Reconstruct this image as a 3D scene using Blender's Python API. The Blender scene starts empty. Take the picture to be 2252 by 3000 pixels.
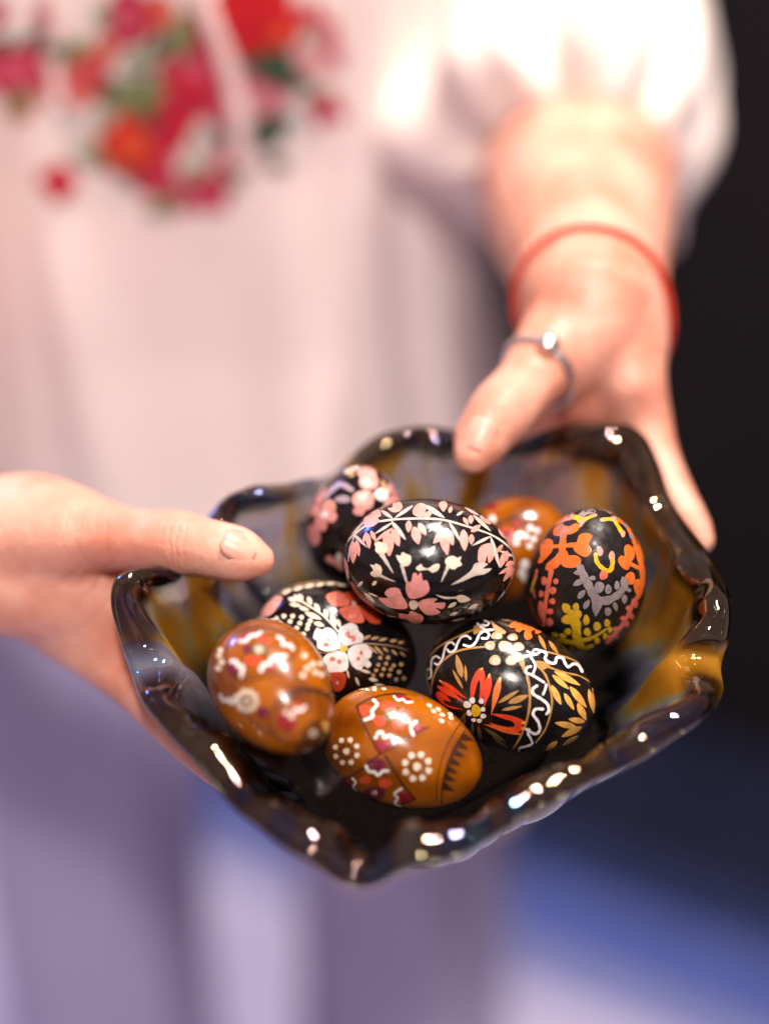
import bpy, bmesh, math, random
import numpy as np
from mathutils import Vector, Matrix
from mathutils.bvhtree import BVHTree
from mathutils.geometry import delaunay_2d_cdt
from mathutils import noise as mnoise

random.seed(7)
rng = np.random.default_rng(7)
SC = bpy.context.scene
COL = SC.collection

# ------------------------------------------------------------------ camera, ambient light, lamps, exposure
LENS, SENS, W0, H0 = 55.0, 24.0, 2252.0, 3000.0
KPX = LENS / SENS * W0                       # photo pixels per unit of x/depth
PITCH = math.radians(33.0)
CAM = np.array([0.0, 0.0, 1.42])
FWD = np.array([0.0, math.cos(PITCH), -math.sin(PITCH)])
UP = np.array([0.0, math.sin(PITCH), math.cos(PITCH)])
RIGHT = np.array([1.0, 0.0, 0.0])
cd = bpy.data.cameras.new('camera')
cam = bpy.data.objects.new('camera', cd)
COL.objects.link(cam)
cam.location = CAM
cam.rotation_euler = (math.pi / 2 - PITCH, 0, 0)
cd.sensor_fit = 'HORIZONTAL'
cd.sensor_width = SENS
cd.lens = LENS
cd.clip_start = 0.02
cd.clip_end = 200
cd.dof.use_dof = True
cd.dof.focus_distance = 0.583
cd.dof.aperture_fstop = 1.4
SC.camera = cam

# a hall with the lamps up: two warm lamps over the bowl, an added front fill for blouse and arms, a small blue one far back
wd = bpy.data.worlds.new('World')
SC.world = wd
wd.use_nodes = True
bgn = wd.node_tree.nodes['Background']
bgn.inputs[0].default_value = (0.335, 0.245, 0.262, 1)
bgn.inputs[1].default_value = 1.0
AIM = Vector((0.02, 0.50, 1.05))


def lamp(name, loc, power, size, col, aim=AIM, size_y=None):
    ld = bpy.data.lights.new(name, 'AREA')
    ld.shape = 'RECTANGLE' if size_y else 'DISK'
    ld.size = size
    if size_y:
        ld.size_y = size_y
    ld.energy = power
    ld.color = col
    o = bpy.data.objects.new(name, ld)
    COL.objects.link(o)
    o.location = loc
    o.rotation_euler = (Vector(loc) - Vector(aim)).to_track_quat('Z', 'Y').to_euler()
    return o


lamp('hall_lamp', (0.30, 0.86, 2.90), 35, 0.15, (1.0, 0.89, 0.80))
lamp('hall_lamp', (0.50, 0.62, 2.95), 24, 0.15, (1.0, 0.89, 0.81))
lamp('front_lamp', (0.08, -0.55, 2.40), 25, 0.12, (1.0, 0.90, 0.83), (0.1, 0.8, 1.15))
lamp('blue_lamp', (-1.45, 1.85, 1.86), 14, 0.30, (0.10, 0.22, 1.0), AIM, 0.12)
SC.view_settings.view_transform = 'Standard'
SC.view_settings.look = 'None'
SC.view_settings.exposure = 0.2
SC.view_settings.gamma = 1.0
SC.cycles.use_denoising = True
SC.cycles.max_bounces = 12
SC.cycles.transmission_bounces = 10
SC.cycles.glossy_bounces = 6
SC.cycles.sample_clamp_indirect = 12.0
SC.cycles.caustics_refractive = False
SC.cycles.caustics_reflective = False
SC.cycles.blur_glossy = 0.2


def P(px, py, d):
    """photo pixel + depth along the view axis (m) -> world"""
    return CAM + FWD * d + RIGHT * ((px - 1126.0) / KPX * d) + UP * (-(py - 1500.0) / KPX * d)


def rays(xy):
    xy = np.asarray(xy, float)
    v = FWD[None] + RIGHT[None] * ((xy[:, :1] - 1126.0) / KPX) - UP[None] * ((xy[:, 1:2] - 1500.0) / KPX)
    return v


# ------------------------------------------------------------------ materials
def mat(name, col, rough=0.5, spec=0.5, **kw):
    m = bpy.data.materials.new(name)
    m.use_nodes = True
    b = m.node_tree.nodes['Principled BSDF']
    b.inputs['Base Color'].default_value = (*col, 1)
    b.inputs['Roughness'].default_value = rough
    b.inputs['Specular IOR Level'].default_value = spec
    for k, v in kw.items():
        b.inputs[k].default_value = v
    return m


def N(m, t, **kw):
    n = m.node_tree.nodes.new(t)
    for k, v in kw.items():
        if k in n.inputs:
            n.inputs[k].default_value = v
        else:
            setattr(n, k, v)
    return n


def L(m, a, b):
    m.node_tree.links.new(a, b)


def bsdf(m):
    return m.node_tree.nodes['Principled BSDF']


def ramp(m, stops):
    r = N(m, 'ShaderNodeValToRGB')
    e = r.color_ramp.elements
    while len(e) < len(stops):
        e.new(0.5)
    for q, (p, c) in zip(e, stops):
        q.position = p
        q.color = (*c, 1)
    return r


def vary(m, scale, c0, c1, detail=4.0, lo=0.35, hi=0.65, bump=0.0, bscale=None, dist=0.0005):
    """mottle the base colour between c0 and c1, optional bump"""
    tc = N(m, 'ShaderNodeTexCoord')
    n = N(m, 'ShaderNodeTexNoise')
    n.inputs['Scale'].default_value = scale
    n.inputs['Detail'].default_value = detail
    L(m, tc.outputs['Object'], n.inputs['Vector'])
    r = ramp(m, [(lo, c0), (hi, c1)])
    L(m, n.outputs['Fac'], r.inputs[0])
    L(m, r.outputs[0], bsdf(m).inputs['Base Color'])
    if bump:
        n2 = N(m, 'ShaderNodeTexNoise')
        n2.inputs['Scale'].default_value = bscale or scale * 4
        n2.inputs['Detail'].default_value = 3
        L(m, tc.outputs['Object'], n2.inputs['Vector'])
        bp = N(m, 'ShaderNodeBump')
        bp.inputs['Strength'].default_value = bump
        bp.inputs['Distance'].default_value = dist
        L(m, n2.outputs['Fac'], bp.inputs['Height'])
        L(m, bp.outputs[0], bsdf(m).inputs['Normal'])
    return m


M = {}
PAINT = {
    'pink': (0.74, 0.31, 0.26), 'rose': (0.70, 0.27, 0.25), 'cream': (0.72, 0.58, 0.44), 'greycream': (0.55, 0.46, 0.40),
    'white': (0.80, 0.74, 0.70), 'ochre': (0.40, 0.20, 0.055), 'tan': (0.50, 0.30, 0.14), 'orange': (0.80, 0.155, 0.025),
    'salmon': (0.72, 0.16, 0.10), 'red': (0.74, 0.055, 0.018), 'yellow': (0.66, 0.40, 0.015), 'grey': (0.27, 0.22, 0.225),
    'mauve': (0.36, 0.26, 0.31), 'gold': (0.74, 0.36, 0.075), 'brown': (0.040, 0.014, 0.006), 'crimson': (0.26, 0.014, 0.02),
    'dullred': (0.50, 0.06, 0.02), 'olive': (0.12, 0.075, 0.02), 'wine': (0.13, 0.012, 0.03),
}
for k, c in PAINT.items():
    m = mat('paint_' + k, c, 0.28, 0.5)
    c0 = tuple(x * 0.70 for x in c)
    vary(m, 420, c0, c, 5, 0.30, 0.56, 0.4, 1100, 0.0003)
    M[k] = m


def lacquer(name, c0, c1, rough, scale, coat=0.0, spec=0.4):
    m = mat(name, c1, rough, spec)
    b = bsdf(m)
    b.inputs['Coat Weight'].default_value = coat
    b.inputs['Coat Roughness'].default_value = 0.06
    vary(m, scale, c0, c1, 5, 0.34, 0.64, 0.10, 260, 0.0004)
    # fine wear: roughness speckle
    tc = N(m, 'ShaderNodeTexCoord')
    n = N(m, 'ShaderNodeTexNoise')
    n.inputs['Scale'].default_value = 420
    n.inputs['Detail'].default_value = 6
    L(m, tc.outputs['Object'], n.inputs['Vector'])
    mr = N(m, 'ShaderNodeMapRange')
    mr.inputs['From Min'].default_value = 0.35
    mr.inputs['From Max'].default_value = 0.75
    mr.inputs['To Min'].default_value = rough * 0.75
    mr.inputs['To Max'].default_value = rough * 1.9
    L(m, n.outputs['Fac'], mr.inputs['Value'])
    L(m, mr.outputs[0], b.inputs['Roughness'])
    return m


M['black_gloss'] = lacquer('black_lacquer', (0.0035, 0.003, 0.004), (0.008, 0.005, 0.004), 0.19, 60, 0.25)
M['black_satin'] = lacquer('black_satin_lacquer', (0.005, 0.004, 0.004), (0.014, 0.010, 0.009), 0.34, 90, 0.0)
M['amber'] = lacquer('amber_lacquer', (0.12, 0.024, 0.0004), (0.36, 0.098, 0.0008), 0.17, 40, 0.4, 0.5)

skin = mat('skin', (0.70, 0.42, 0.32), 0.45, 0.4)
vary(skin, 38, (0.60, 0.225, 0.148), (0.735, 0.385, 0.29), 6, 0.34, 0.62, 0.5, 260, 0.0009)
bsdf(skin).inputs['Subsurface Weight'].default_value = 0.45
bsdf(skin).inputs['Subsurface Radius'].default_value = (1.0, 0.35, 0.2)
bsdf(skin).inputs['Subsurface Scale'].default_value = 0.008
M['skin'] = skin
M['nail'] = mat('nail', (0.70, 0.36, 0.28), 0.36, 0.5)
vary(M['nail'], 200, (0.67, 0.31, 0.23), (0.72, 0.375, 0.285))


def cloth(name, c0, c1, scale=14):
    m = mat(name, c1, 0.85, 0.2)
    vary(m, scale, c0, c1, 4, 0.3, 0.7)
    tc = N(m, 'ShaderNodeTexCoord')
    w = [N(m, 'ShaderNodeTexWave', bands_direction=d) for d in ('X', 'Z')]
    for q in w:
        q.inputs['Scale'].default_value = 420
        q.inputs['Distortion'].default_value = 1.2
        L(m, tc.outputs['Object'], q.inputs['Vector'])
    ad = N(m, 'ShaderNodeMath', operation='ADD')
    L(m, w[0].outputs['Fac'], ad.inputs[0])
    L(m, w[1].outputs['Fac'], ad.inputs[1])
    bp = N(m, 'ShaderNodeBump')
    bp.inputs['Strength'].default_value = 0.25
    bp.inputs['Distance'].default_value = 0.0004
    L(m, ad.outputs[0], bp.inputs['Height'])
    L(m, bp.outputs[0], bsdf(m).inputs['Normal'])
    bsdf(m).inputs['Sheen Weight'].default_value = 0.15
    return m


M['blouse'] = cloth('blouse_linen', (0.79, 0.665, 0.62), (0.84, 0.72, 0.67))
M['trousers'] = cloth('trouser_cotton', (0.36, 0.335, 0.52), (0.42, 0.385, 0.58), 8)
for k, c in {'e_red': (0.72, 0.012, 0.02), 'e_flame': (0.86, 0.10, 0.03), 'e_crimson': (0.58, 0.02, 0.07), 'e_rose': (0.72, 0.10, 0.17),
             'e_coral': (0.84, 0.24, 0.20), 'e_pink': (0.80, 0.38, 0.40), 'e_green': (0.045, 0.10, 0.05), 'e_olive': (0.22, 0.27, 0.11),
             'e_white': (0.86, 0.80, 0.76), 'e_sage': (0.42, 0.45, 0.30)}.items():
    c = tuple(x * 0.82 for x in c)
    M[k] = mat('embroidery_' + k[2:], c, 0.7, 0.3)
    vary(M[k], 160, tuple(x * 0.7 for x in c), c, 3, 0.3, 0.6, 0.5, 900, 0.0006)
M['ribbon'] = mat('ribbon_satin', (0.82, 0.62, 0.58), 0.5, 0.4)
vary(M['ribbon'], 60, (0.76, 0.55, 0.51), (0.84, 0.66, 0.62))
M['silver'] = mat('silver', (0.85, 0.84, 0.82), 0.28, 0.5, Metallic=1.0)
vary(M['silver'], 500, (0.74, 0.73, 0.71), (0.88, 0.87, 0.85))
M['cord'] = mat('red_cord', (0.62, 0.045, 0.015), 0.6, 0.3)
vary(M['cord'], 700, (0.46, 0.02, 0.01), (0.70, 0.06, 0.02), 2, 0.35, 0.6, 0.6, 1200, 0.0006)

# smoky lustred glass: absorbing body, thin film for the lustre
glass = mat('lustre_glass', (1.0, 1.0, 1.0), 0.03, 0.5)
b = bsdf(glass)
b.inputs['Transmission Weight'].default_value = 1.0
b.inputs['IOR'].default_value = 1.52
tc = N(glass, 'ShaderNodeTexCoord')
fl = N(glass, 'ShaderNodeAttribute', attribute_name='flow')       # (around, around, up the wall): streaks drawn up the wall
n2 = N(glass, 'ShaderNodeTexNoise')
n2.inputs['Scale'].default_value = 1.0
n2.inputs['Detail'].default_value = 2
n2.inputs['Distortion'].default_value = 0.6
L(glass, fl.outputs['Vector'], n2.inputs['Vector'])
rc_ = ramp(glass, [(0.42, (0.80, 0.40, 0.05)), (0.48, (0.95, 0.80, 0.55)), (0.53, (0.86, 0.90, 1.0))])
L(glass, n2.outputs['Fac'], rc_.inputs[0])
hg = N(glass, 'ShaderNodeAttribute', attribute_name='height')
hm = N(glass, 'ShaderNodeMapRange')
hm.inputs['From Min'].default_value = 0.15
hm.inputs['From Max'].default_value = 0.6
L(glass, hg.outputs['Fac'], hm.inputs['Value'])
mx = N(glass, 'ShaderNodeMix', data_type='RGBA')                  # darker tint at foot and lip; near wall's dimness painted in
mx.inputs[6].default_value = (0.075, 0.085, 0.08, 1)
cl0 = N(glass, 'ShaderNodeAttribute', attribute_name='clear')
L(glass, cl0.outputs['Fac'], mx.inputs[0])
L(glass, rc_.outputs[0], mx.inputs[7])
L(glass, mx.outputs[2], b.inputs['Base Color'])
mr = N(glass, 'ShaderNodeMapRange')
mr.inputs['From Min'].default_value = 0.3
mr.inputs['From Max'].default_value = 0.7
mr.inputs['To Min'].default_value = 85
mr.inputs['To Max'].default_value = 205
L(glass, n2.outputs['Fac'], mr.inputs['Value'])
mu = N(glass, 'ShaderNodeMath', operation='MULTIPLY')
L(glass, mr.outputs[0], mu.inputs[0])
L(glass, hm.outputs[0], mu.inputs[1])
L(glass, mu.outputs[0], b.inputs['Thin Film Thickness'])
fi = N(glass, 'ShaderNodeMapRange')                                # heavier lustre on the open walls than on the lip
fi.inputs['To Min'].default_value = 1.75
fi.inputs['To Max'].default_value = 2.35
L(glass, cl0.outputs['Fac'], fi.inputs['Value'])
L(glass, fi.outputs[0], b.inputs['Thin Film IOR'])
va = N(glass, 'ShaderNodeVolumeAbsorption')
va.inputs['Color'].default_value = (0.68, 0.62, 0.52, 1)
va.inputs['Density'].default_value = 200.0
# amber drawn into the glass, plus lilac haze painted for light through the walls
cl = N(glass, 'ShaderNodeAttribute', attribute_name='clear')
frit_haze = ramp(glass, [(0.41, (0.84, 0.38, 0.03)), (0.45, (0.72, 0.58, 0.18)), (0.48, (0.74, 0.72, 0.60)), (0.53, (0.72, 0.71, 0.95))])
L(glass, n2.outputs['Fac'], frit_haze.inputs[0])
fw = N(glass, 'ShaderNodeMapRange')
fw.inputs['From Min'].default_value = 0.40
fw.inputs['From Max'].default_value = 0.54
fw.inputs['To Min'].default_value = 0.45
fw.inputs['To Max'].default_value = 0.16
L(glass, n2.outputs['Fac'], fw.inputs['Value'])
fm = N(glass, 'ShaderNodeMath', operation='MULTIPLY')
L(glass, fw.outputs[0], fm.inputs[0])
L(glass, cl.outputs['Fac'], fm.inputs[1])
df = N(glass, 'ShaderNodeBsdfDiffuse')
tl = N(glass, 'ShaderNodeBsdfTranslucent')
L(glass, frit_haze.outputs[0], df.inputs['Color'])
L(glass, frit_haze.outputs[0], tl.inputs['Color'])
m1 = N(glass, 'ShaderNodeMixShader')
L(glass, df.outputs[0], m1.inputs[1])
L(glass, tl.outputs[0], m1.inputs[2])
m2 = N(glass, 'ShaderNodeMixShader')
L(glass, fm.outputs[0], m2.inputs[0])
L(glass, b.outputs[0], m2.inputs[1])
L(glass, m1.outputs[0], m2.inputs[2])
L(glass, m2.outputs[0], glass.node_tree.nodes['Material Output'].inputs['Surface'])
L(glass, va.outputs[0], glass.node_tree.nodes['Material Output'].inputs['Volume'])
M['glass'] = glass

floorm = mat('pale_paving', (0.5, 0.44, 0.5), 0.8, 0.3)
vary(floorm, 3.5, (0.52, 0.48, 0.62), (0.60, 0.56, 0.70), 6, 0.3, 0.7, 0.4, 60, 0.004)
M['floor'] = floorm
shadem = mat('blue_carpet', (0.08, 0.1, 0.3), 0.95, 0.1)
vary(shadem, 14, (0.07, 0.10, 0.30), (0.10, 0.14, 0.38), 5, 0.3, 0.7, 0.5, 400, 0.003)
M['carpet'] = shadem
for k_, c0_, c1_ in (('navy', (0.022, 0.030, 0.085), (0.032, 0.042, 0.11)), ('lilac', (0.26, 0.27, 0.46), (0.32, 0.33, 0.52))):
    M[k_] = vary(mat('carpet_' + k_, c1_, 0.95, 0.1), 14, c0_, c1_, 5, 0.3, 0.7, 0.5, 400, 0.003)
asph = mat('dark_ground', (0.012, 0.012, 0.016), 0.9, 0.2)
vary(asph, 9, (0.008, 0.010, 0.026), (0.012, 0.014, 0.036), 6)
M['dark_ground'] = asph
wallm = mat('charcoal_render', (0.012, 0.009, 0.009), 0.9, 0.2)
vary(wallm, 4, (0.006, 0.0045, 0.005), (0.010, 0.007, 0.0065), 6, 0.3, 0.7, 0.5, 50, 0.003)
M['wall'] = wallm


# ------------------------------------------------------------------ mesh helpers
def mesh_obj(name, V, F, mats, parent=None, smooth=True, midx=None):
    me = bpy.data.meshes.new(name)
    me.from_pydata([tuple(map(float, v)) for v in V], [], [tuple(int(i) for i in f) for f in F])
    for m in (mats if isinstance(mats, (list, tuple)) else [mats]):
        me.materials.append(m)
    if midx is not None:
        me.polygons.foreach_set('material_index', np.asarray(midx, np.int32))
    if smooth:
        me.polygons.foreach_set('use_smooth', [True] * len(me.polygons))
    me.update()
    o = bpy.data.objects.new(name, me)
    COL.objects.link(o)
    if parent:
        put_under(o, parent)
    return o


def put_under(o, parent):
    bpy.context.view_layer.update()
    o.parent = parent
    o.matrix_parent_inverse = parent.matrix_world.inverted()


def tag(o, label, cat=None, group=None, kind=None):
    o['label'] = label
    if cat:
        o['category'] = cat
    if group:
        o['group'] = group
    if kind:
        o['kind'] = kind
    return o


def empty(name, loc):
    o = bpy.data.objects.new(name, None)
    o.empty_display_size = 0.02
    COL.objects.link(o)
    o.location = loc
    bpy.context.view_layer.update()
    return o


def catmull(pts, n, closed=False):
    """n samples through the control points"""
    p = np.asarray(pts, float)
    k = len(p)
    if k == 2 and not closed:
        t = np.linspace(0, 1, n)[:, None]
        return p[0] * (1 - t) + p[1] * t
    u = np.linspace(0, k if closed else k - 1, n, endpoint=not closed)
    i = np.floor(u).astype(int)
    if not closed:
        i = np.minimum(i, k - 2)
    t = (u - i)[:, None]
    g = (lambda j: p[j % k]) if closed else (lambda j: p[np.clip(j, 0, k - 1)])
    p0, p1, p2, p3 = g(i - 1), g(i), g(i + 1), g(i + 2)
    return 0.5 * (2 * p1 + (p2 - p0) * t + (2 * p0 - 5 * p1 + 4 * p2 - p3) * t ** 2 + (3 * p1 - p0 - 3 * p2 + p3) * t ** 3)


def grid_faces(r, c, closed=True):
    F = []
    for i in range(r - 1):
        for j in range(c if closed else c - 1):
            k = (j + 1) % c
            F.append((i * c + j, i * c + k, (i + 1) * c + k, (i + 1) * c + j))
    return F


def tube(path, rad, n=16, flat=1.0):
    """closed tapered tube with rounded ends along a 3-D path"""
    path = np.asarray(path, float)
    rad = np.asarray(rad, float) * np.ones(len(path))
    V = []
    T = np.gradient(path, axis=0)
    T /= np.linalg.norm(T, axis=1)[:, None]
    a = np.cross(T[0], [0.13, 0.2, 0.97])
    a /= np.linalg.norm(a)
    rows = []
    for i in range(len(path)):
        a = a - T[i] * (a @ T[i])
        a /= np.linalg.norm(a)
        bb = np.cross(T[i], a)
        rows.append((path[i], a.copy(), bb, rad[i], T[i]))
    caps = [(0.17, -0.985), (0.5, -0.866), (0.82, -0.57)]
    seq = [(rows[0], s, h) for s, h in caps] + [(r, 1.0, 0.0) for r in rows] + [(rows[-1], s, -h) for s, h in reversed(caps)]
    for (c, a, bb, r, t), s, h in seq:
        for k in range(n):
            th = 2 * math.pi * k / n
            V.append(c + t * h * r + (a * math.cos(th) + bb * math.sin(th) * flat) * r * s)
    F = grid_faces(len(seq), n)
    m = len(seq) * n
    F.append(tuple(range(n - 1, -1, -1)))
    F.append(tuple(range(m - n, m)))
    return V, F


def join(parts):
    V, F, o = [], [], 0
    for v, f in parts:
        V += list(v)
        F += [tuple(i + o for i in q) for q in f]
        o += len(v)
    return V, F


def remeshed(name, V, F, voxel, smooth_it, material):
    """overlapping closed solids -> one continuous skin"""
    o = mesh_obj(name, V, F, material)
    md = o.modifiers.new('r', 'REMESH')
    md.mode = 'VOXEL'
    md.voxel_size = voxel
    ms = o.modifiers.new('s', 'SMOOTH')
    ms.factor = 0.6
    ms.iterations = smooth_it
    dg = bpy.context.evaluated_depsgraph_get()
    me = bpy.data.meshes.new_from_object(o.evaluated_get(dg))
    old = o.data
    o.modifiers.clear()
    o.data = me
    bpy.data.meshes.remove(old)
    me.materials.clear()
    me.materials.append(material)
    me.polygons.foreach_set('use_smooth', [True] * len(me.polygons))
    return o


# ------------------------------------------------------------------ setting: paving, dark ground, wall
def rect_sheet(name, m, z, pts):
    return mesh_obj(name, [(x, y, z) for x, y in pts], [tuple(range(len(pts)))], m, smooth=False)


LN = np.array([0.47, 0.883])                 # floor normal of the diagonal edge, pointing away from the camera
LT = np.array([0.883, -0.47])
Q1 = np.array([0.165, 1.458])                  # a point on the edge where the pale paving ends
g = rect_sheet('ground', M['dark_ground'], 0.0, [(-40, -40), (40, -40), (40, 40), (-40, 40)])
tag(g, 'very dark ground stretching away behind the paving', kind='structure')
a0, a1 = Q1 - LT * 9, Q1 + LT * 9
st = rect_sheet('carpet', M['carpet'], 0.008, [tuple(a0 - LN * .02), tuple(a0 - LN * .125), tuple(a1 - LN * .125), tuple(a1 - LN * .02)])  # bluish shade on the floor, painted as strips from navy to lilac
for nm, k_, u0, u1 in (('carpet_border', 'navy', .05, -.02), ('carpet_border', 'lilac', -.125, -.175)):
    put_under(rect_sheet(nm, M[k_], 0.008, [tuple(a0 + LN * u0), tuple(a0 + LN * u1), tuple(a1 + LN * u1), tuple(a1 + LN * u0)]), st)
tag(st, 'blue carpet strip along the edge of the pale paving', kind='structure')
pv = rect_sheet('pavement', M['floor'], 0.004, [tuple(a0), tuple(a0 - LN * 7), tuple(a1 - LN * 7), tuple(a1)])
tag(pv, 'pale lilac paving under the woman', kind='structure')
WALL_OFF, WALL_H = 0.30, 1.9
w0, w1 = Q1 + LN * WALL_OFF - LT * 6, Q1 + LN * WALL_OFF + LT * 6
V, F = [], []
nx = 60
for k in range(nx + 1):
    c = w0 + (w1 - w0) * k / nx
    for off, z in ((0, 0.0), (0, WALL_H), (0.22, WALL_H), (0.22, 0.0)):
        q = c + LN * (off + 0.006 * math.sin(k * 1.7))
        V.append((q[0], q[1], z))
for k in range(nx):
    for j in range(3):
        F.append((k * 4 + j, k * 4 + j + 1, (k + 1) * 4 + j + 1, (k + 1) * 4 + j))
wl = mesh_obj('wall', V, F, M['wall'], smooth=False)
tag(wl, 'dark charcoal wall behind the woman', 'wall')

# ------------------------------------------------------------------ glass bowl
TILT = math.radians(47)                       # camera height above the rim plane
BN = UP * math.cos(TILT) + (-FWD) * math.sin(TILT)      # bowl axis
BY = UP * math.sin(TILT) + FWD * math.cos(TILT)
BX = RIGHT.copy()
H_FLOOR, H_RIM = -0.5010, -0.4525             # heights along BN relative to the camera
ref = P(1235, 1900, .6) - CAM
BC = CAM + BX * (ref @ BX) + BY * (ref @ BY - 0.004) + BN * H_FLOOR
RIM = [(365, 1668, 6), (335, 1700, 6), (328, 1770, 4), (358, 1880, 0), (380, 1962, -5), (425, 2045, 1), (500, 2130, 4), (600, 2240, 3),
       (700, 2348, 1), (830, 2458, 0), (940, 2525, -2), (1040, 2560, -6), (1135, 2545, -2), (1290, 2497, 2), (1500, 2395, 3), (1700, 2287, 3),
       (1900, 2182, 2), (2040, 2100, 3), (2112, 2015, 0), (2122, 1930, -4), (2140, 1850, 3), (2138, 1740, 5), (2105, 1640, 4), (2040, 1550, 2),
       (1975, 1460, 0), (1935, 1350, 4), (1885, 1255, 9), (1790, 1222, 11), (1650, 1234, 7), (1510, 1270, 1), (1400, 1265, 1), (1260, 1232, 7),
       (1150, 1250, 5), (1050, 1305, 0), (960, 1375, -3), (850, 1395, 0), (730, 1415, 4), (650, 1455, 4), (600, 1520, 0), (540, 1580, -5),
       (470, 1630, 0), (420, 1655, 4)]
rp = []
for px, py, dz in RIM:
    v = rays([(px, py)])[0]
    h = H_RIM + dz / 1000
    rp.append(CAM + v * (h / (v @ BN)) - BC)
NT = 420
rim = catmull(rp, NT, closed=True)
rim = rim - (np.outer(rim @ BX, BX) + np.outer(rim @ BY, BY)) * 0.017      # the rounded lip adds its own half thickness outside this line
PROF = [(0.0, 0.0), (0.2, 0.0), (0.40, 0.004), (0.54, 0.015), (0.63, 0.07), (0.695, 0.22), (0.745, 0.42), (0.79, 0.63), (0.835, 0.80), (0.885, 0.925), (0.935, 0.985), (0.97, 0.995), (1.0, 0.98)]
NS = 64
prof = catmull(PROF, NS)
prof[0] = (0.0, 0.0)
u_idx = np.arange(NT) / NT * len(RIM)


def bump_at(idx, w):
    d = np.abs(u_idx - idx)
    d = np.minimum(d, len(RIM) - d)
    return np.exp(-(d / w) ** 2)


inner = np.zeros((NS, NT, 3))
ang = np.unwrap(np.arctan2(rim @ BY, rim @ BX))
for s in range(NS):
    f, gz = prof[s]
    wallw = np.clip((f - 0.5) / 0.25, 0, 1) * np.clip((1.02 - f) / 0.12, 0, 1)
    flute = 1 + 0.024 * wallw * np.sin(ang * 13 + 0.8 * np.sin(ang * 3)) + 0.009 * wallw * np.sin(ang * 31 + 1.3 + 1.5 * np.sin(ang * 5))
    pinch = 1 - np.clip((f - 0.55) / 0.3, 0, 1) * (1 - np.clip((f - 0.93) / 0.07, 0, 1) * 0.75) * (
        0.060 * bump_at(4, 0.55) + 0.050 * bump_at(10.1, 0.55) + 0.045 * bump_at(12.3, 0.6) + 0.05 * bump_at(18.9, 0.6) + 0.045 * bump_at(24.2, 0.7)
        + 0.015 * bump_at(29.5, 0.8) + 0.01 * bump_at(34, 0.8) + 0.05 * bump_at(39, 0.7))
    push = (0.03 + 0.14 * np.clip((np.sin(ang) + 0.15) / 0.6, 0, 1)) * np.exp(-((f - 0.735) / 0.115) ** 2)     # the far wall stands steeper
    outx = rim @ BX * (f + push)
    outy = rim @ BY * (f + push)
    # the floor is a plain oval: blend rim outline into a circle towards the middle
    rr = np.hypot(rim @ BX, rim @ BY)
    rc = np.minimum(0.099, rr * 0.99)
    w = np.clip((f - 0.35) / 0.5, 0, 1)
    k = (rc * (1 - w) + rr * w) / rr * flute * pinch
    lipw = np.clip((f - 0.80) / 0.12, 0, 1)
    ripple = lipw * (0.0010 * np.sin(ang * 11 + 1.6 * np.sin(ang * 4 + .5)) + 0.0004 * np.sin(ang * 19 + 2 * np.sin(ang * 3)) + 0.00015 * np.sin(ang * 41 + 3 * np.sin(ang * 5 + 1)))
    inner[s] = BC + (BX[None] * outx[:, None] + BY[None] * outy[:, None]) * k[:, None] + BN[None] * (rim @ BN * gz + ripple)[:, None]


def grid_normals(Gd):
    du = np.gradient(Gd, axis=0)
    dv = (np.roll(Gd, -1, 1) - np.roll(Gd, 1, 1)) / 2
    nn = np.cross(du, dv)
    nn /= np.maximum(np.linalg.norm(nn, axis=2, keepdims=True), 1e-12)
    return nn


nrm = grid_normals(inner)
if (nrm[2].mean(0) @ BN) < 0:
    nrm = -nrm
nrm[0] = BN
thick = np.interp(prof[:, 0], [0, 0.5, 0.8, 1.0], [0.0135, 0.0130, 0.0028, 0.0060])
outer = inner - nrm * thick[:, None, None]
tang = inner[-1] - inner[-3]
tang /= np.linalg.norm(tang, axis=1)[:, None]
rows = [inner[s] for s in range(1, NS)]
mid, half = (inner[-1] + outer[-1]) / 2, (inner[-1] - outer[-1]) / 2
for ph in np.linspace(0, math.pi, 11)[1:-1]:
    rows.append(mid + half * math.cos(ph) + tang * (thick[-1] / 2 * 1.1) * math.sin(ph))
rows += [outer[s] for s in range(NS - 1, 0, -1)]
V = np.concatenate(rows)
F = grid_faces(len(rows), NT)
V = np.vstack([V, BC[None], (BC - BN * thick[0])[None]])
ci, co = len(V) - 2, len(V) - 1
lo = (len(rows) - 1) * NT
for j in range(NT):
    k = (j + 1) % NT
    F.append((ci, k, j))
    F.append((co, lo + j, lo + k))
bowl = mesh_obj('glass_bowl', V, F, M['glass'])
bm = bmesh.new()
bm.from_mesh(bowl.data)
bmesh.ops.recalc_face_normals(bm, faces=bm.faces)
bm.to_mesh(bowl.data)
bm.free()
bowl.data.polygons.foreach_set('use_smooth', [True] * len(bowl.data.polygons))
bowl.data.attributes.new('flow', 'FLOAT_VECTOR', 'POINT')
bowl.data.attributes.new('height', 'FLOAT', 'POINT')
bowl.data.attributes.new('clear', 'FLOAT', 'POINT')
vw = np.array([tuple(v.co) for v in bowl.data.vertices]) - BC
aa = np.arctan2(vw @ BY, vw @ BX)
hh = np.clip(vw @ BN / (H_RIM - H_FLOOR), -0.2, 1.3)
bowl.data.attributes['flow'].data.foreach_set('vector', np.stack([np.cos(aa) * 5.5, np.sin(aa) * 5.5, hh * 0.7], 1).ravel().astype(np.float32))
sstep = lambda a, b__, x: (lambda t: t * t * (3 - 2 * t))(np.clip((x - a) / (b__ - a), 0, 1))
cw = sstep(-0.62, -0.15, np.sin(aa + 0.12)) * (1 - sstep(0.86, 0.99, hh)) * sstep(0.10, 0.40, hh)  # dims the near wall by colour; foot and lip darker too
bowl.data.attributes['clear'].data.foreach_set('value', cw.astype(np.float32))
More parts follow.
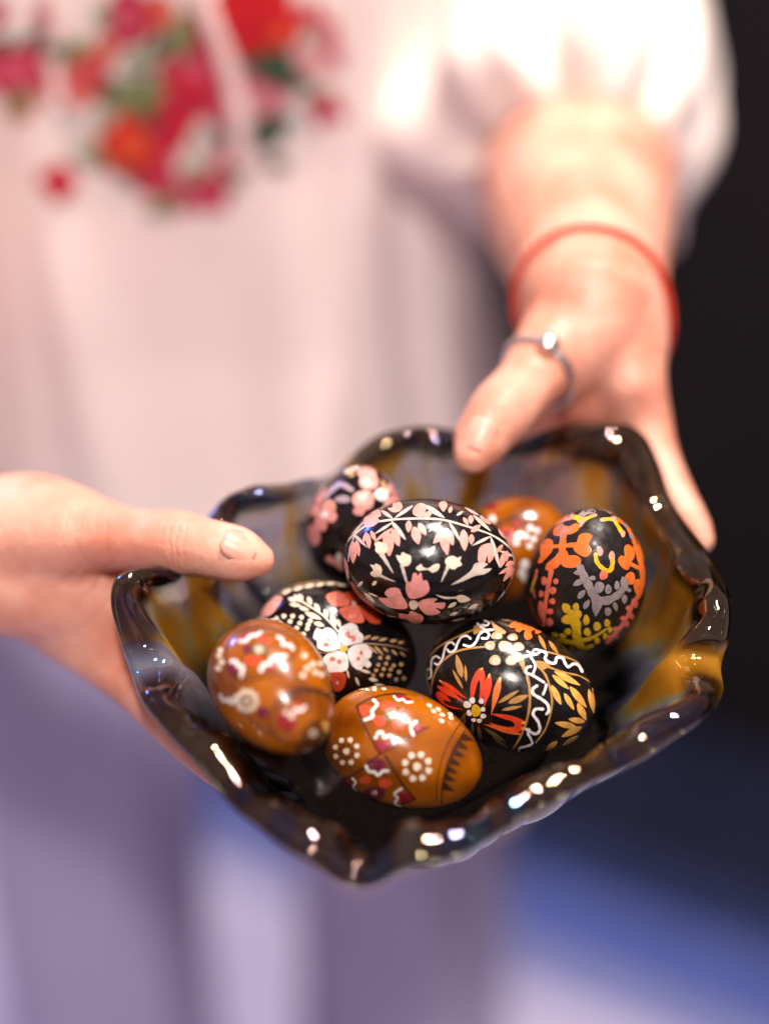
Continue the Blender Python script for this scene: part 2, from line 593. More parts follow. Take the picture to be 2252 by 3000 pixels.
bowl.data.attributes['height'].data.foreach_set('value', hh.astype(np.float32))
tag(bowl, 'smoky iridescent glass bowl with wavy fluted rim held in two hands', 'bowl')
bowl_bvh = BVHTree.FromPolygons([tuple(v) for v in V], F)

# ------------------------------------------------------------------ eggs
#        px    py    depth L mm  W mm  image angle, lean to camera, pointedness
EGGS = {
    'E1': (1256, 1646, .594, 57.8, 42.6, 4, 0, .03, 'black_gloss', 'glossy black egg painted with cream tulips and a pink flower, on top of the pile'),
    'E2': (1042, 1536, .627, 47.5, 35, -75, 42, .1, 'black_gloss', 'black egg with large soft pink blossoms, leaning against the bowl behind the tulip egg'),
    'E3': (985, 1893, .6125, 57.6, 42.6, 20, 0, .05, 'black_gloss', 'black egg painted with a white four-petal flower and cream dotted sprays'),
    'E4': (800, 2019, .563, 51, 37, 50, 38, .12, 'amber', 'amber egg tipped on end against the white-flower egg, its dotted tip showing'),
    'E5': (1179, 2196, .5825, 54.8, 38.5, 20, 4, .08, 'amber', 'amber egg lying on its side with white dot rosettes and a zigzag band'),
    'E6': (1496, 2011, .5965, 58.9, 42.8, 22, 8, .05, 'black_gloss', 'black egg with a red daisy and white scrolled bands'),
    'E7': (1719, 1697, .605, 55, 40.5, -85, 39, .1, 'black_satin', 'dull black egg standing upright, painted with orange hearts and yellow sprigs'),
    'E8': (1478, 1612, .634, 49, 36.0, -35, 22, .1, 'amber', 'amber egg half hidden between the tulip egg and the upright black egg'),
}
EGG = {}


class Egg:
    def __init__(s, key):
        cx, cy, d, Lm, Wm, a, p, k, mt, lab = EGGS[key]
        a, p = math.radians(a), math.radians(p)
        s.L, s.W, s.k = Lm / 1000, Wm / 1000, k
        X = RIGHT * math.cos(a) * math.cos(p) - UP * math.sin(a) * math.cos(p) - FWD * math.sin(p)
        Y = np.cross(-FWD, X)
        Y /= np.linalg.norm(Y)
        Z = np.cross(X, Y)
        s.R = np.stack([X, Y, Z], 1)
        s.c = P(cx, cy, d)
        nu, nv = 128, 72
        V, F = [], []
        for i in range(1, nv):
            t = math.pi * i / nv
            x = math.cos(t)
            r = math.sin(t) * (1 - k * x)
            for j in range(nu):
                u = 2 * math.pi * j / nu
                V.append((x * s.L / 2, r * math.cos(u) * s.W / 2, r * math.sin(u) * s.W / 2))
        F = grid_faces(nv - 1, nu)
        V += [(s.L / 2, 0, 0), (-s.L / 2, 0, 0)]
        for j in range(nu):
            q = (j + 1) % nu
            F.append((len(V) - 2, q, j))
            F.append((len(V) - 1, (nv - 2) * nu + j, (nv - 2) * nu + q))
        s.root = empty('painted_egg', s.c)
        mm = Matrix([[*s.R[0], s.c[0]], [*s.R[1], s.c[1]], [*s.R[2], s.c[2]], [0, 0, 0, 1]])
        s.root.matrix_world = mm
        bpy.context.view_layer.update()
        s.mm = mm
        o = mesh_obj('shell', V, F, M[mt])
        o.parent = s.root
        tag(s.root, lab, 'egg')
        s.shell = o
        s.back = []

    def prof(s, x):
        return np.sqrt(np.clip(1 - x * x, 0, 1)) * (1 - s.k * x)

    def implicit(s, q):
        x = q[..., 0] / (s.L / 2)
        r = np.hypot(q[..., 1], q[..., 2]) / (s.W / 2)
        e = np.where(np.abs(x) < 1, 0, (np.abs(x) - 1) * s.L / s.W)
        return r - s.prof(np.clip(x, -1, 1)) + e

    def project(s, xy):
        """photo pixels -> points on the shell (egg space); pixels off the silhouette slide to its edge"""
        xy = np.array(xy, float)
        cc = s.c - CAM
        dc = cc @ FWD
        cpx = np.array([1126 + cc @ RIGHT / dc * KPX, 1500 - cc @ UP / dc * KPX])
        o = (CAM - s.c) @ s.R
        for it in range(60):
            d = rays(xy) @ s.R
            ts = np.linspace(dc - 0.034, dc + 0.034, 160)
            q = o[None, None] + d[:, None] * ts[None, :, None]
            f = s.implicit(q)
            k = f.argmin(1)
            mn = f[np.arange(len(xy)), k]
            miss = mn > -0.012
            if not miss.any():
                break
            xy[miss] = cpx + (xy[miss] - cpx) * 0.985
        hi = ts[k]
        lo = np.full(len(xy), dc - 0.034)
        for _ in range(40):
            md = (lo + hi) / 2
            v = s.implicit(o[None] + d * md[:, None])
            neg = v < 0
            hi = np.where(neg, md, hi)
            lo = np.where(neg, lo, md)
        return o[None] + d * ((lo + hi) / 2)[:, None]

    def normal(s, q):
        h = 1e-5
        g = np.stack([s.implicit(q + np.eye(3)[i] * h) - s.implicit(q - np.eye(3)[i] * h) for i in range(3)], 1)
        return g / np.linalg.norm(g, axis=1)[:, None]


# --- brush shapes in zoom pixels: closed outlines
def leaf(x0, y0, x1, y1, w, e=0.45):
    p0, p1 = np.array([x0, y0], float), np.array([x1, y1], float)
    d = p1 - p0
    ln = np.linalg.norm(d)
    nn = np.array([-d[1], d[0]]) / ln
    t = np.array([0, .12, .3, .5, .7, .88, 1.0])
    ww = np.sin(np.pi * np.power(t, math.log(0.5) / math.log(e))) ** 0.8 * w / 2
    a = p0 + d * t[:, None] + nn * ww[:, None]
    b_ = p0 + d * t[:, None] - nn * ww[:, None]
    return ('c', np.vstack([a, b_[-2:0:-1]]))


def dot(x, y, rx, ry=None, rot=0.0, n=12):
    ry = ry or rx
    t = np.linspace(0, 2 * np.pi, n, endpoint=False)
    c, s_ = math.cos(rot), math.sin(rot)
    j = 1 + 0.06 * np.sin(3 * t + x)
    X, Y = rx * np.cos(t) * j, ry * np.sin(t) * j
    return ('c', np.stack([x + X * c - Y * s_, y + X * s_ + Y * c], 1))


def poly(*pts):
    return ('c', np.array(pts, float))


def tri(*pts):
    return ('s', np.array(pts, float))


def line(pts, w0, w1=None):
    w1 = w0 if w1 is None else w1
    n = max(8, len(pts) * 6)
    c = catmull(pts, n)
    T = np.gradient(c, axis=0)
    T /= np.maximum(np.linalg.norm(T, axis=1), 1e-9)[:, None]
    nn = np.stack([-T[:, 1], T[:, 0]], 1)
    w = np.linspace(w0, w1, n)[:, None] / 2 * (1 + 0.10 * np.sin(np.arange(n) * 1.1)[:, None])
    a, b_ = c + nn * w, c - nn * w
    return ('r', a, b_, c[0] - T[0] * w[0] * .9, c[-1] + T[-1] * w[-1] * .9)


def outline_mesh(sh, step):
    """2-D shape -> vertices, faces (px)"""
    if sh[0] == 'r':
        a, b_ = sh[1], sh[2]
        m = len(a)
        V = np.vstack([a, (a + b_) / 2, b_, sh[3][None], sh[4][None]])
        F = []
        for i in range(m - 1):
            F += [(i, i + 1, m + i + 1, m + i), (m + i, m + i + 1, 2 * m + i + 1, 2 * m + i)]
        F += [(3 * m, 0, m), (3 * m, m, 2 * m), (m - 1, 3 * m + 1, 2 * m - 1), (2 * m - 1, 3 * m + 1, 3 * m - 1)]
        return V, F
    p = sh[1]
    if sh[0] == 'c':
        p = catmull(p, max(28, len(p) * 5), closed=True)
    else:
        q = []
        for i in range(len(p)):
            for t in (0, .34, .67):
                q.append(p[i] * (1 - t) + p[(i + 1) % len(p)] * t)
        p = np.array(q)
    lo, hi = p.min(0), p.max(0)
    gx, gy = np.meshgrid(np.arange(lo[0] + step / 2, hi[0], step), np.arange(lo[1] + step / 2, hi[1], step))
    gpt = np.stack([gx.ravel(), gy.ravel()], 1)
    # points in polygon, and not too near the outline
    ins = np.zeros(len(gpt), bool)
    for i in range(len(p)):
        a, c = p[i], p[(i + 1) % len(p)]
        cond = ((a[1] > gpt[:, 1]) != (c[1] > gpt[:, 1]))
        xs = (c[0] - a[0]) * (gpt[:, 1] - a[1]) / (c[1] - a[1] + 1e-12) + a[0]
        ins ^= cond & (gpt[:, 0] < xs)
    gpt = gpt[ins]
    if len(gpt):
        dd = np.sqrt(((gpt[:, None] - p[None]) ** 2).sum(2)).min(1)
        gpt = gpt[dd > step * 0.35]
    allp = np.vstack([p, gpt]) if len(gpt) else p
    n = len(p)
    vv, ee, ff, *_ = delaunay_2d_cdt([Vector(q) for q in allp], [(i, (i + 1) % n) for i in range(n)], [list(range(n))], 1, 1e-4)
    return np.array([tuple(v) for v in vv]), [tuple(f) for f in ff]


def decorate(key, org, items):
    """items: (part name, paint, shapes...) ; shapes in zoom pixels of org=(x0,y0,scale)"""
    eg = EGG[key]
    x0, y0, sc_ = org
    layer = 0
    cc = CAM - eg.c
    vdir = (cc / np.linalg.norm(cc)) @ eg.R
    for name, paint, *shapes in items:
        layer += 1
        VV, FF, NN = [], [], []
        front = True
        for sh in shapes:
            v2, f2 = outline_mesh(sh, 9.0 * sc_)
            if len(v2) < 3:
                continue
            px = v2 / sc_ + np.array([x0, y0])
            q = eg.project(px)
            nn = eg.normal(q)
            q = q + nn * (0.00005 + 0.0000022 * layer)
            if (nn @ vdir).min() < 0.22:
                front = False
            off = len(VV)
            VV += list(q)
            NN += list(nn)
            for f in f2:
                f = [i + off for i in f]
                a, b_, c = (VV[f[0]], VV[f[1]], VV[f[2]])
                if np.cross(b_ - a, c - a) @ NN[f[0]] < 0:
                    f = f[::-1]
                FF.append(tuple(f))
        if not VV:
            continue
        o = mesh_obj(name, VV, FF, M[paint])
        o.parent = eg.root
        try:
            o.data.normals_split_custom_set_from_vertices([tuple(x) for x in NN])
        except Exception:
            pass
        if front:
            eg.back.append((VV, FF, NN, paint))


def finish_back(key):
    """the painter carried the same motifs round to the far side of the egg"""
    eg = EGG[key]
    if not eg.back:
        return
    V, F, N_, mi, mats = [], [], [], [], []
    for v, f, nn, p in eg.back:
        if p not in mats:
            mats.append(p)
        off = len(V)
        V += [np.array([q[0], -q[1], -q[2]]) for q in v]
        N_ += [np.array([q[0], -q[1], -q[2]]) for q in nn]
        F += [tuple(i + off for i in q) for q in f]
        mi += [mats.index(p)] * len(f)
    o = mesh_obj('far_side_pattern', V, F, [M[p] for p in mats], midx=mi)
    o.parent = eg.root


for key in EGGS:
    EGG[key] = Egg(key)

Z1 = (900, 1400, 1660 / 700)
decorate('E1', Z1, [
    ('garland_line', 'greycream', line([(250, 470), (330, 390), (430, 322), (580, 292), (760, 283), (930, 290), (1100, 335), (1290, 402), (1420, 500), (1448, 570), (1440, 670), (1400, 785)], 15, 12)),
    ('garland_line', 'greycream', line([(330, 400), (296, 490), (285, 580)], 9), line([(480, 235), (400, 300), (320, 385)], 16, 10)),
] + [('leaf', 'greycream', leaf(*q)) for q in [
    (510, 225, 595, 282, 26), (735, 192, 600, 284, 24), (590, 312, 465, 392, 20), (583, 300, 685, 432, 32), (815, 190, 955, 280, 36), (935, 304, 838, 378, 16),
    (985, 308, 1068, 450, 24), (1150, 258, 1275, 372, 26), (1275, 405, 1142, 472, 20), (1272, 408, 1335, 625, 30), (1335, 508, 1435, 548, 22), (318, 388, 418, 484, 22),
    (1035, 262, 1085, 232, 20), (1190, 262, 1090, 205, 18)]]
    + [('petal', 'pink', leaf(*q)) for q in [
        (806, 275, 870, 232, 40), (985, 245, 1002, 198, 28), (1082, 275, 1118, 330, 28), (1135, 262, 1135, 322, 38), (1135, 375, 1205, 328, 38), (705, 297, 703, 380, 44),
        (742, 340, 772, 462, 64), (772, 316, 825, 398, 48), (595, 348, 465, 446, 26), (556, 372, 570, 545, 76), (592, 356, 638, 476, 56), (412, 376, 388, 456, 24),
        (420, 385, 432, 494, 36), (443, 368, 474, 438, 32), (965, 362, 875, 455, 54), (938, 376, 972, 536, 62), (962, 350, 1012, 470, 58), (1083, 360, 1092, 508, 60),
        (1140, 392, 1138, 464, 38), (1355, 465, 1305, 525, 28), (1372, 515, 1338, 625, 42), (1385, 505, 1382, 585, 24), (1434, 585, 1372, 612, 40), (1424, 616, 1328, 668, 28),
        (1424, 626, 1358, 720, 34), (1438, 596, 1408, 705, 20), (320, 442, 320, 596, 52), (342, 434, 362, 546, 36), (263, 555, 288, 705, 24), (1195, 265, 1275, 325, 34),
        (1325, 352, 1385, 428, 34)]]
    + [
    ('petal', 'pink', poly((558, 215), (590, 207), (600, 175), (640, 168), (662, 200), (645, 232), (598, 242))),
    ('petal', 'pink', poly((395, 312), (400, 280), (440, 260), (470, 225), (505, 230), (512, 265), (490, 280), (502, 300), (470, 332), (430, 347), (400, 342))),
    ('petal', 'pink', poly((733, 250), (740, 210), (780, 178), (822, 190), (826, 220), (800, 272), (765, 272))),
    ('petal', 'pink', poly((913, 185), (930, 168), (955, 166), (972, 190), (960, 220), (945, 237), (925, 217))),
    ('petal', 'pink', poly((1188, 500), (1215, 468), (1277, 458), (1292, 520), (1287, 562), (1257, 592), (1248, 540), (1227, 592), (1188, 582), (1183, 540))),
    ('tulip', 'cream', poly((468, 458), (490, 443), (520, 450), (550, 458), (560, 490), (542, 522), (505, 532), (473, 507), (476, 485))),
    ('stem', 'greycream', line([(516, 528), (560, 600), (598, 662)], 36, 4)),
    ('tulip', 'cream', poly((618, 538), (648, 542), (660, 518), (690, 530), (717, 543), (720, 582), (697, 612), (660, 607), (633, 577))),
    ('stem', 'greycream', line([(656, 606), (675, 670), (692, 728)], 24, 14)),
    ('tulip', 'cream', poly((438, 603), (465, 607), (480, 596), (512, 615), (520, 650), (502, 682), (463, 687), (438, 662), (460, 640))),
    ('stem', 'greycream', line([(505, 676), (560, 702), (612, 720)], 22, 3)),
    ('tulip', 'cream', poly((956, 580), (973, 553), (1010, 543), (1040, 556), (1067, 548), (1060, 578), (1073, 605), (1040, 620), (1017, 637), (975, 618))),
    ('stem', 'greycream', line([(977, 616), (950, 675), (930, 722)], 26, 4)),
    ('tulip', 'greycream', poly((998, 742), (1080, 688), (1138, 640), (1158, 600), (1195, 588), (1252, 598), (1218, 630), (1278, 630), (1232, 667), (1160, 682), (1080, 717))),
    ('tulip', 'cream', poly((755, 625), (790, 600), (804, 620), (840, 628), (880, 603), (917, 600), (907, 640), (870, 657), (840, 640), (800, 642), (773, 645))),
    ('tulip', 'cream', poly((893, 810), (950, 823), (1020, 825), (1060, 813), (1100, 820), (1132, 845), (1090, 862), (1050, 860), (1030, 838), (950, 838))),
    ('seed', 'cream', leaf(885, 476, 830, 548, 32)), ('seed', 'cream', leaf(388, 718, 350, 756, 22)), ('seed', 'cream', leaf(482, 716, 453, 746, 26)),
    ('seed', 'cream', leaf(1034, 864, 975, 900, 28)), ('seed', 'cream', leaf(1184, 874, 1116, 908, 28)), ('seed', 'cream', leaf(1044, 932, 986, 952, 24)),
    ('seed', 'cream', leaf(398, 796, 474, 864, 26)), ('seed', 'cream', leaf(425, 797, 494, 824, 14)), ('seed', 'greycream', leaf(1000, 992, 1095, 972, 15)),
    ('seed', 'greycream', leaf(530, 950, 620, 965, 12)),
    ('petal', 'rose', poly((688, 720), (720, 722), (733, 670), (755, 658), (765, 680), (790, 658), (802, 710), (832, 715), (847, 780), (800, 822), (720, 838), (688, 790))),
    ('petal', 'pink', poly((498, 830), (560, 832), (538, 800), (570, 766), (632, 766), (662, 820), (697, 880), (682, 907), (620, 907), (558, 892), (508, 852))),
    ('petal', 'pink', poly((767, 870), (830, 838), (902, 838), (880, 865), (955, 866), (942, 907), (888, 900), (924, 932), (860, 952), (810, 937))),
    ('petal', 'pink', poly((638, 938), (700, 945), (720, 922), (790, 948), (807, 970), (790, 1002), (730, 1007), (690, 977), (648, 972))),
    ('flower_centre', 'cream', dot(738, 880, 31, 32)),
])

Z3 = (580, 1680, 1660 / 670)
decorate('E3', Z3, [
    ('petal', 'white', poly((835, 465), (860, 398), (900, 410), (930, 393), (970, 405), (1007, 450), (1037, 530), (1000, 557), (930, 567), (868, 542), (862, 490))),
    ('petal', 'white', poly((1028, 400), (1070, 373), (1110, 360), (1152, 380), (1167, 420), (1197, 450), (1192, 497), (1140, 512), (1100, 522), (1060, 527), (1023, 470))),
    ('petal', 'white', poly((903, 620), (950, 578), (1020, 563), (1082, 590), (1087, 690), (1040, 717), (1000, 727), (943, 717), (930, 670), (908, 650))),
    ('petal', 'white', poly((1088, 560), (1140, 518), (1222, 518), (1262, 560), (1252, 610), (1232, 622), (1257, 660), (1232, 687), (1202, 672), (1180, 702), (1130, 682), (1098, 630))),
    ('petal', 'salmon', poly((930, 165), (1000, 133), (1060, 150), (1102, 220), (1040, 242), (970, 227))),
    ('petal', 'salmon', poly((1018, 265), (1080, 240), (1152, 230), (1197, 310), (1197, 357), (1110, 357), (1050, 312))),
    ('petal', 'dullred', poly((1160, 230), (1240, 240), (1332, 330), (1302, 367), (1240, 352), (1188, 290))),
    ('petal', 'dullred', poly((1060, 150), (1130, 128), (1192, 190), (1142, 222), (1105, 207))),
    ('petal', 'dullred', poly((948, 725), (1060, 723), (1072, 790), (1042, 847), (990, 852), (968, 790))),
    ('petal', 'pink', poly((418, 322), (448, 260), (508, 190), (570, 163), (612, 178), (580, 240), (540, 292), (490, 317), (438, 332))),
    ('flower_centre', 'gold', dot(1057, 545, 31, 28)),
    ('flower_centre', 'greycream', dot(1130, 218, 17, 14)),
    ('stem', 'cream', line([(660, 185), (740, 200), (810, 240), (900, 300), (960, 360), (1015, 422)], 16, 9)),
    ('stem', 'tan', line([(1180, 508), (1300, 515), (1420, 530), (1520, 560)], 9, 3)),
    ('stem', 'tan', line([(1010, 570), (930, 578), (850, 570)], 6, 3)),
    ('border_line', 'tan', line([(560, 140), (640, 105), (760, 78), (880, 62), (1000, 66), (1090, 100)], 7)),
] + [('petal_mark', 'salmon', dot(*q)) for q in [(945, 482, 14, 12), (930, 517, 20, 15), (1085, 445, 20, 24), (1127, 473, 17, 23), (1105, 464, 16, 10), (975, 622, 21, 17), (1025, 640, 17, 17), (1183, 577, 13, 15), (1162, 620, 15, 14)]]
    + [('petal_mark', 'pink', dot(*q)) for q in [(1105, 315, 13, 14), (1135, 310, 11, 12), (1000, 178, 14, 10), (1012, 795, 12, 12)]]
    + [('leaf', 'cream', leaf(*q)) for q in [
        (732, 152, 760, 204, 34), (796, 172, 824, 230, 34), (846, 220, 884, 280, 34), (918, 262, 938, 330, 34), (964, 296, 998, 390, 40), (1012, 332, 1032, 394, 30),
        (664, 224, 750, 236, 30), (735, 248, 806, 268, 30), (776, 284, 896, 334, 38), (840, 358, 918, 382, 36), (655, 184, 722, 200, 34), (696, 160, 740, 192, 28),
        (606, 152, 684, 116, 30), (688, 122, 772, 98, 28), (768, 102, 852, 84, 28), (853, 92, 922, 74, 24), (925, 78, 1000, 76, 18), (1005, 78, 1070, 92, 16),
        (1180, 700, 1254, 722, 24), (1238, 763, 1304, 777, 28), (1278, 808, 1356, 818, 26), (1143, 752, 1168, 814, 20), (1080, 698, 1096, 762, 14), (430, 335, 530, 345, 26)]]
    + [('leaf', 'tan', leaf(*q)) for q in [
        (1196, 478, 1254, 452, 24), (1252, 477, 1314, 463, 22), (1308, 488, 1372, 473, 22), (1388, 493, 1444, 487, 22), (1448, 507, 1492, 498, 18), (1228, 523, 1304, 584, 20),
        (1278, 528, 1344, 594, 20), (1338, 538, 1380, 570, 18), (1402, 556, 1444, 594, 16), (1462, 572, 1504, 604, 14), (862, 598, 896, 612, 14)]]
    + [('dot', 'cream', dot(x, y, 18, 17)) for x, y in [(625, 312), (688, 312), (752, 320), (815, 345), (670, 350), (740, 362), (800, 375), (718, 398), (793, 403), (767, 442), (597, 362), (572, 330), (652, 408), (755, 485), (700, 450), (610, 405), (545, 345)]]
    + [('dot', 'tan', dot(x, y, 15, 14)) for x, y in [(1320, 612), (1375, 612), (1305, 663), (1362, 655), (1290, 703), (1345, 693), (1330, 735), (1385, 738), (1270, 738), (1395, 695), (1455, 715), (1435, 768), (1415, 668), (1490, 760), (1470, 660)]])


def rosette(cx, cy, r, n, dr, ph=0.2, sq=1.0):
    out = [('dot', 'cream', dot(cx, cy, dr * 1.25))]
    for i in range(n):
        t = ph + 2 * math.pi * i / n
        x, y = cx + r * math.cos(t), cy + r * sq * math.sin(t)
        out.append(('spoke', 'brown', line([(cx + .35 * r * math.cos(t), cy + .35 * r * sq * math.sin(t)), (cx + .75 * r * math.cos(t), cy + .75 * r * sq * math.sin(t))], 10, 14)))
        out.append(('dot', 'cream', dot(x, y, dr)))
    return out


def teeth(pts, side, h, w, col='brown', n=9):
    c = catmull(pts, n * 2 + 1)
    out = []
    for i in range(n):
        a, m_, b_ = c[2 * i], c[2 * i + 1], c[2 * i + 2]
        out.append(('zigzag_tooth', col, tri(a, m_ + np.array(side) * h, b_)))
    return out


decorate('E4', Z3, [
    ('patch', 'crimson', poly((285, 485), (330, 438), (402, 422), (432, 445), (340, 495))),
    ('patch', 'wine', dot(365, 548, 42, 34)), ('patch', 'dullred', dot(480, 485, 60, 26)), ('patch', 'red', dot(400, 632, 60, 30)),
    ('patch', 'crimson', poly((480, 700), (530, 655), (600, 640), (585, 680), (520, 712))), ('patch', 'wine', dot(255, 690, 38, 48)),
    ('patch', 'crimson', poly((585, 465), (640, 480), (690, 530), (660, 560), (610, 520))), ('patch', 'olive', dot(440, 552, 62, 52)),
    ('flower_centre', 'cream', dot(442, 552, 30, 28)),
    ('wave_line', 'white', line([(300, 492), (345, 490), (380, 455), (420, 450), (458, 428)], 24)),
    ('wave_line', 'white', line([(455, 712), (475, 665), (520, 655), (540, 615), (590, 612), (632, 600)], 28)),
    ('wave_line', 'white', line([(238, 640), (275, 640), (290, 672), (325, 680), (312, 750)], 26)),
    ('wave_line', 'white', line([(575, 462), (610, 480), (620, 520), (660, 520), (690, 550)], 24)),
    ('wave_line', 'white', line([(160, 880), (185, 925), (225, 915), (240, 945), (275, 890)], 20)),
    ('band_line', 'brown', line([(250, 745), (400, 735), (520, 700), (640, 640), (720, 560)], 8)),
    ('band_line', 'brown', line([(560, 960), (640, 880), (740, 835), (850, 840), (990, 905)], 16)),
    ('patch', 'crimson', dot(640, 1075, 75, 60, .6)), ('patch', 'brown', dot(835, 1160, 78, 84)), ('patch', 'amber', dot(838, 1162, 62, 66)),
    ('patch', 'brown', dot(838, 1162, 46, 46)), ('flower_centre', 'cream', dot(837, 1163, 30, 28)), ('leaf', 'gold', leaf(905, 1075, 962, 1180, 46)),  # the gold leaf shape is a highlight painted on the shell
    ('frame_line', 'brown', line([(205, 540), (290, 430), (470, 398), (650, 440), (735, 520)], 12)),
    ('frame_line', 'brown', line([(735, 520), (640, 690), (480, 752), (330, 775), (215, 700), (205, 540)], 12)),
    ('frame_line', 'brown', line([(250, 800), (330, 1010), (470, 1130), (560, 1180)], 12)), ('frame_line', 'brown', line([(560, 960), (520, 1080), (580, 1200), (700, 1250)], 12)),
    ('patch', 'wine', dot(470, 1010, 46, 40, .5)), ('patch', 'dullred', dot(720, 980, 44, 34, .3)), ('wave_line', 'white', line([(690, 1010), (720, 985), (745, 1000), (775, 965)], 20)),
] + teeth([(600, 930), (680, 868), (780, 842), (900, 862), (990, 910)], (-0.1, 1), 42, 0, 'brown', 8)
    + rosette(355, 925, 66, 9, 22) + [('dot', 'cream', dot(x, y, 20)) for x, y in [(770, 600), (830, 660), (850, 720), (790, 690), (895, 735), (760, 742), (885, 655), (155, 600), (175, 645), (150, 690), (165, 560), (640, 1010), (680, 1040)]])

Z5 = (900, 1960, 1660 / 600)
decorate('E5', Z5, [
    ('patch', 'dullred', poly((415, 312), (480, 290), (522, 320), (480, 385), (440, 372))),
    ('patch', 'red', dot(655, 300, 66, 36)), ('patch', 'red', dot(588, 420, 48, 42)), ('patch', 'red', dot(740, 455, 52, 38)), ('patch', 'dullred', dot(780, 360, 44, 40)),
    ('patch', 'crimson', poly((535, 600), (600, 575), (705, 605), (655, 655), (600, 690), (560, 665))),
    ('patch', 'crimson', poly((690, 215), (760, 215), (840, 250), (800, 275), (740, 255))),
    ('patch', 'crimson', poly((880, 440), (940, 470), (960, 480), (890, 520), (860, 500))),
    ('patch', 'wine', poly((478, 742), (600, 728), (642, 790), (600, 825), (520, 812))),
    ('patch', 'crimson', poly((258, 912), (370, 888), (365, 962), (330, 1005), (290, 970))),
    ('patch', 'crimson', poly((760, 1000), (870, 1052), (800, 1095), (735, 1062))),
    ('patch', 'dullred', dot(470, 900, 48, 32)), ('patch', 'dullred', dot(630, 925, 55, 40)), ('patch', 'wine', dot(545, 1005, 90, 48)),
    ('patch', 'olive', dot(685, 372, 66, 54)), ('flower_centre', 'cream', dot(692, 378, 30, 26)), ('flower_centre', 'cream', dot(545, 1005, 22, 20)),
    ('frame_line', 'brown', line([(400, 300), (450, 430), (505, 545), (595, 690)], 14)),
    ('frame_line', 'brown', line([(400, 300), (520, 236), (690, 203), (800, 210)], 12)),
    ('frame_line', 'brown', line([(595, 690), (720, 620), (860, 535), (985, 470)], 12)),
    ('frame_line', 'brown', line([(630, 700), (720, 850), (790, 960), (875, 1055)], 18)),
    ('frame_line', 'brown', line([(590, 690), (500, 760), (390, 850), (255, 912)], 14)),
    ('frame_line', 'brown', line([(875, 1055), (780, 1090), (680, 1112)], 12)),
    ('band_line', 'brown', line([(1235, 445), (1142, 600), (1082, 760), (1050, 920), (1050, 1070)], 9)),
    ('band_line', 'brown', line([(1272, 505), (1185, 650), (1125, 800), (1092, 960), (1088, 1090)], 12)),
    ('wave_line', 'white', line([(535, 252), (566, 290), (522, 345), (532, 385), (465, 415)], 25)),
    ('wave_line', 'white', line([(700, 222), (735, 255), (775, 248), (800, 272), (852, 270)], 17)),
    ('wave_line', 'white', line([(885, 425), (838, 475), (860, 540)], 24)),
    ('wave_line', 'white', line([(552, 565), (575, 520), (605, 515), (625, 560), (660, 540), (690, 560), (702, 605)], 25)),
    ('wave_line', 'white', line([(475, 785), (500, 830), (545, 835), (575, 862), (612, 828), (655, 828)], 24)),
    ('wave_line', 'white', line([(365, 885), (392, 920), (372, 960), (402, 1000), (360, 1012)], 18)),
    ('wave_line', 'white', line([(765, 968), (708, 1010), (732, 1050), (708, 1088), (755, 1112)], 20)),
] + teeth([(1272, 520), (1225, 590), (1185, 660), (1150, 740), (1125, 815), (1105, 890), (1092, 980)], (1.0, 0.45), 95, 0, 'brown', 7)
    + rosette(318, 668, 92, 8, 21, 0.35, 1.05) + rosette(888, 792, 100, 8, 27, 0.33)
    + [('dot', 'cream', dot(x, y, 20, 11, .2)) for x, y in [(485, 172), (545, 174), (620, 166), (545, 156), (440, 165)]]
    + [('dot', 'cream', dot(x, y, 23, 15, .5)) for x, y in [(985, 300), (1020, 345), (1090, 375), (1085, 425), (1160, 400), (1060, 332), (1155, 372)]])

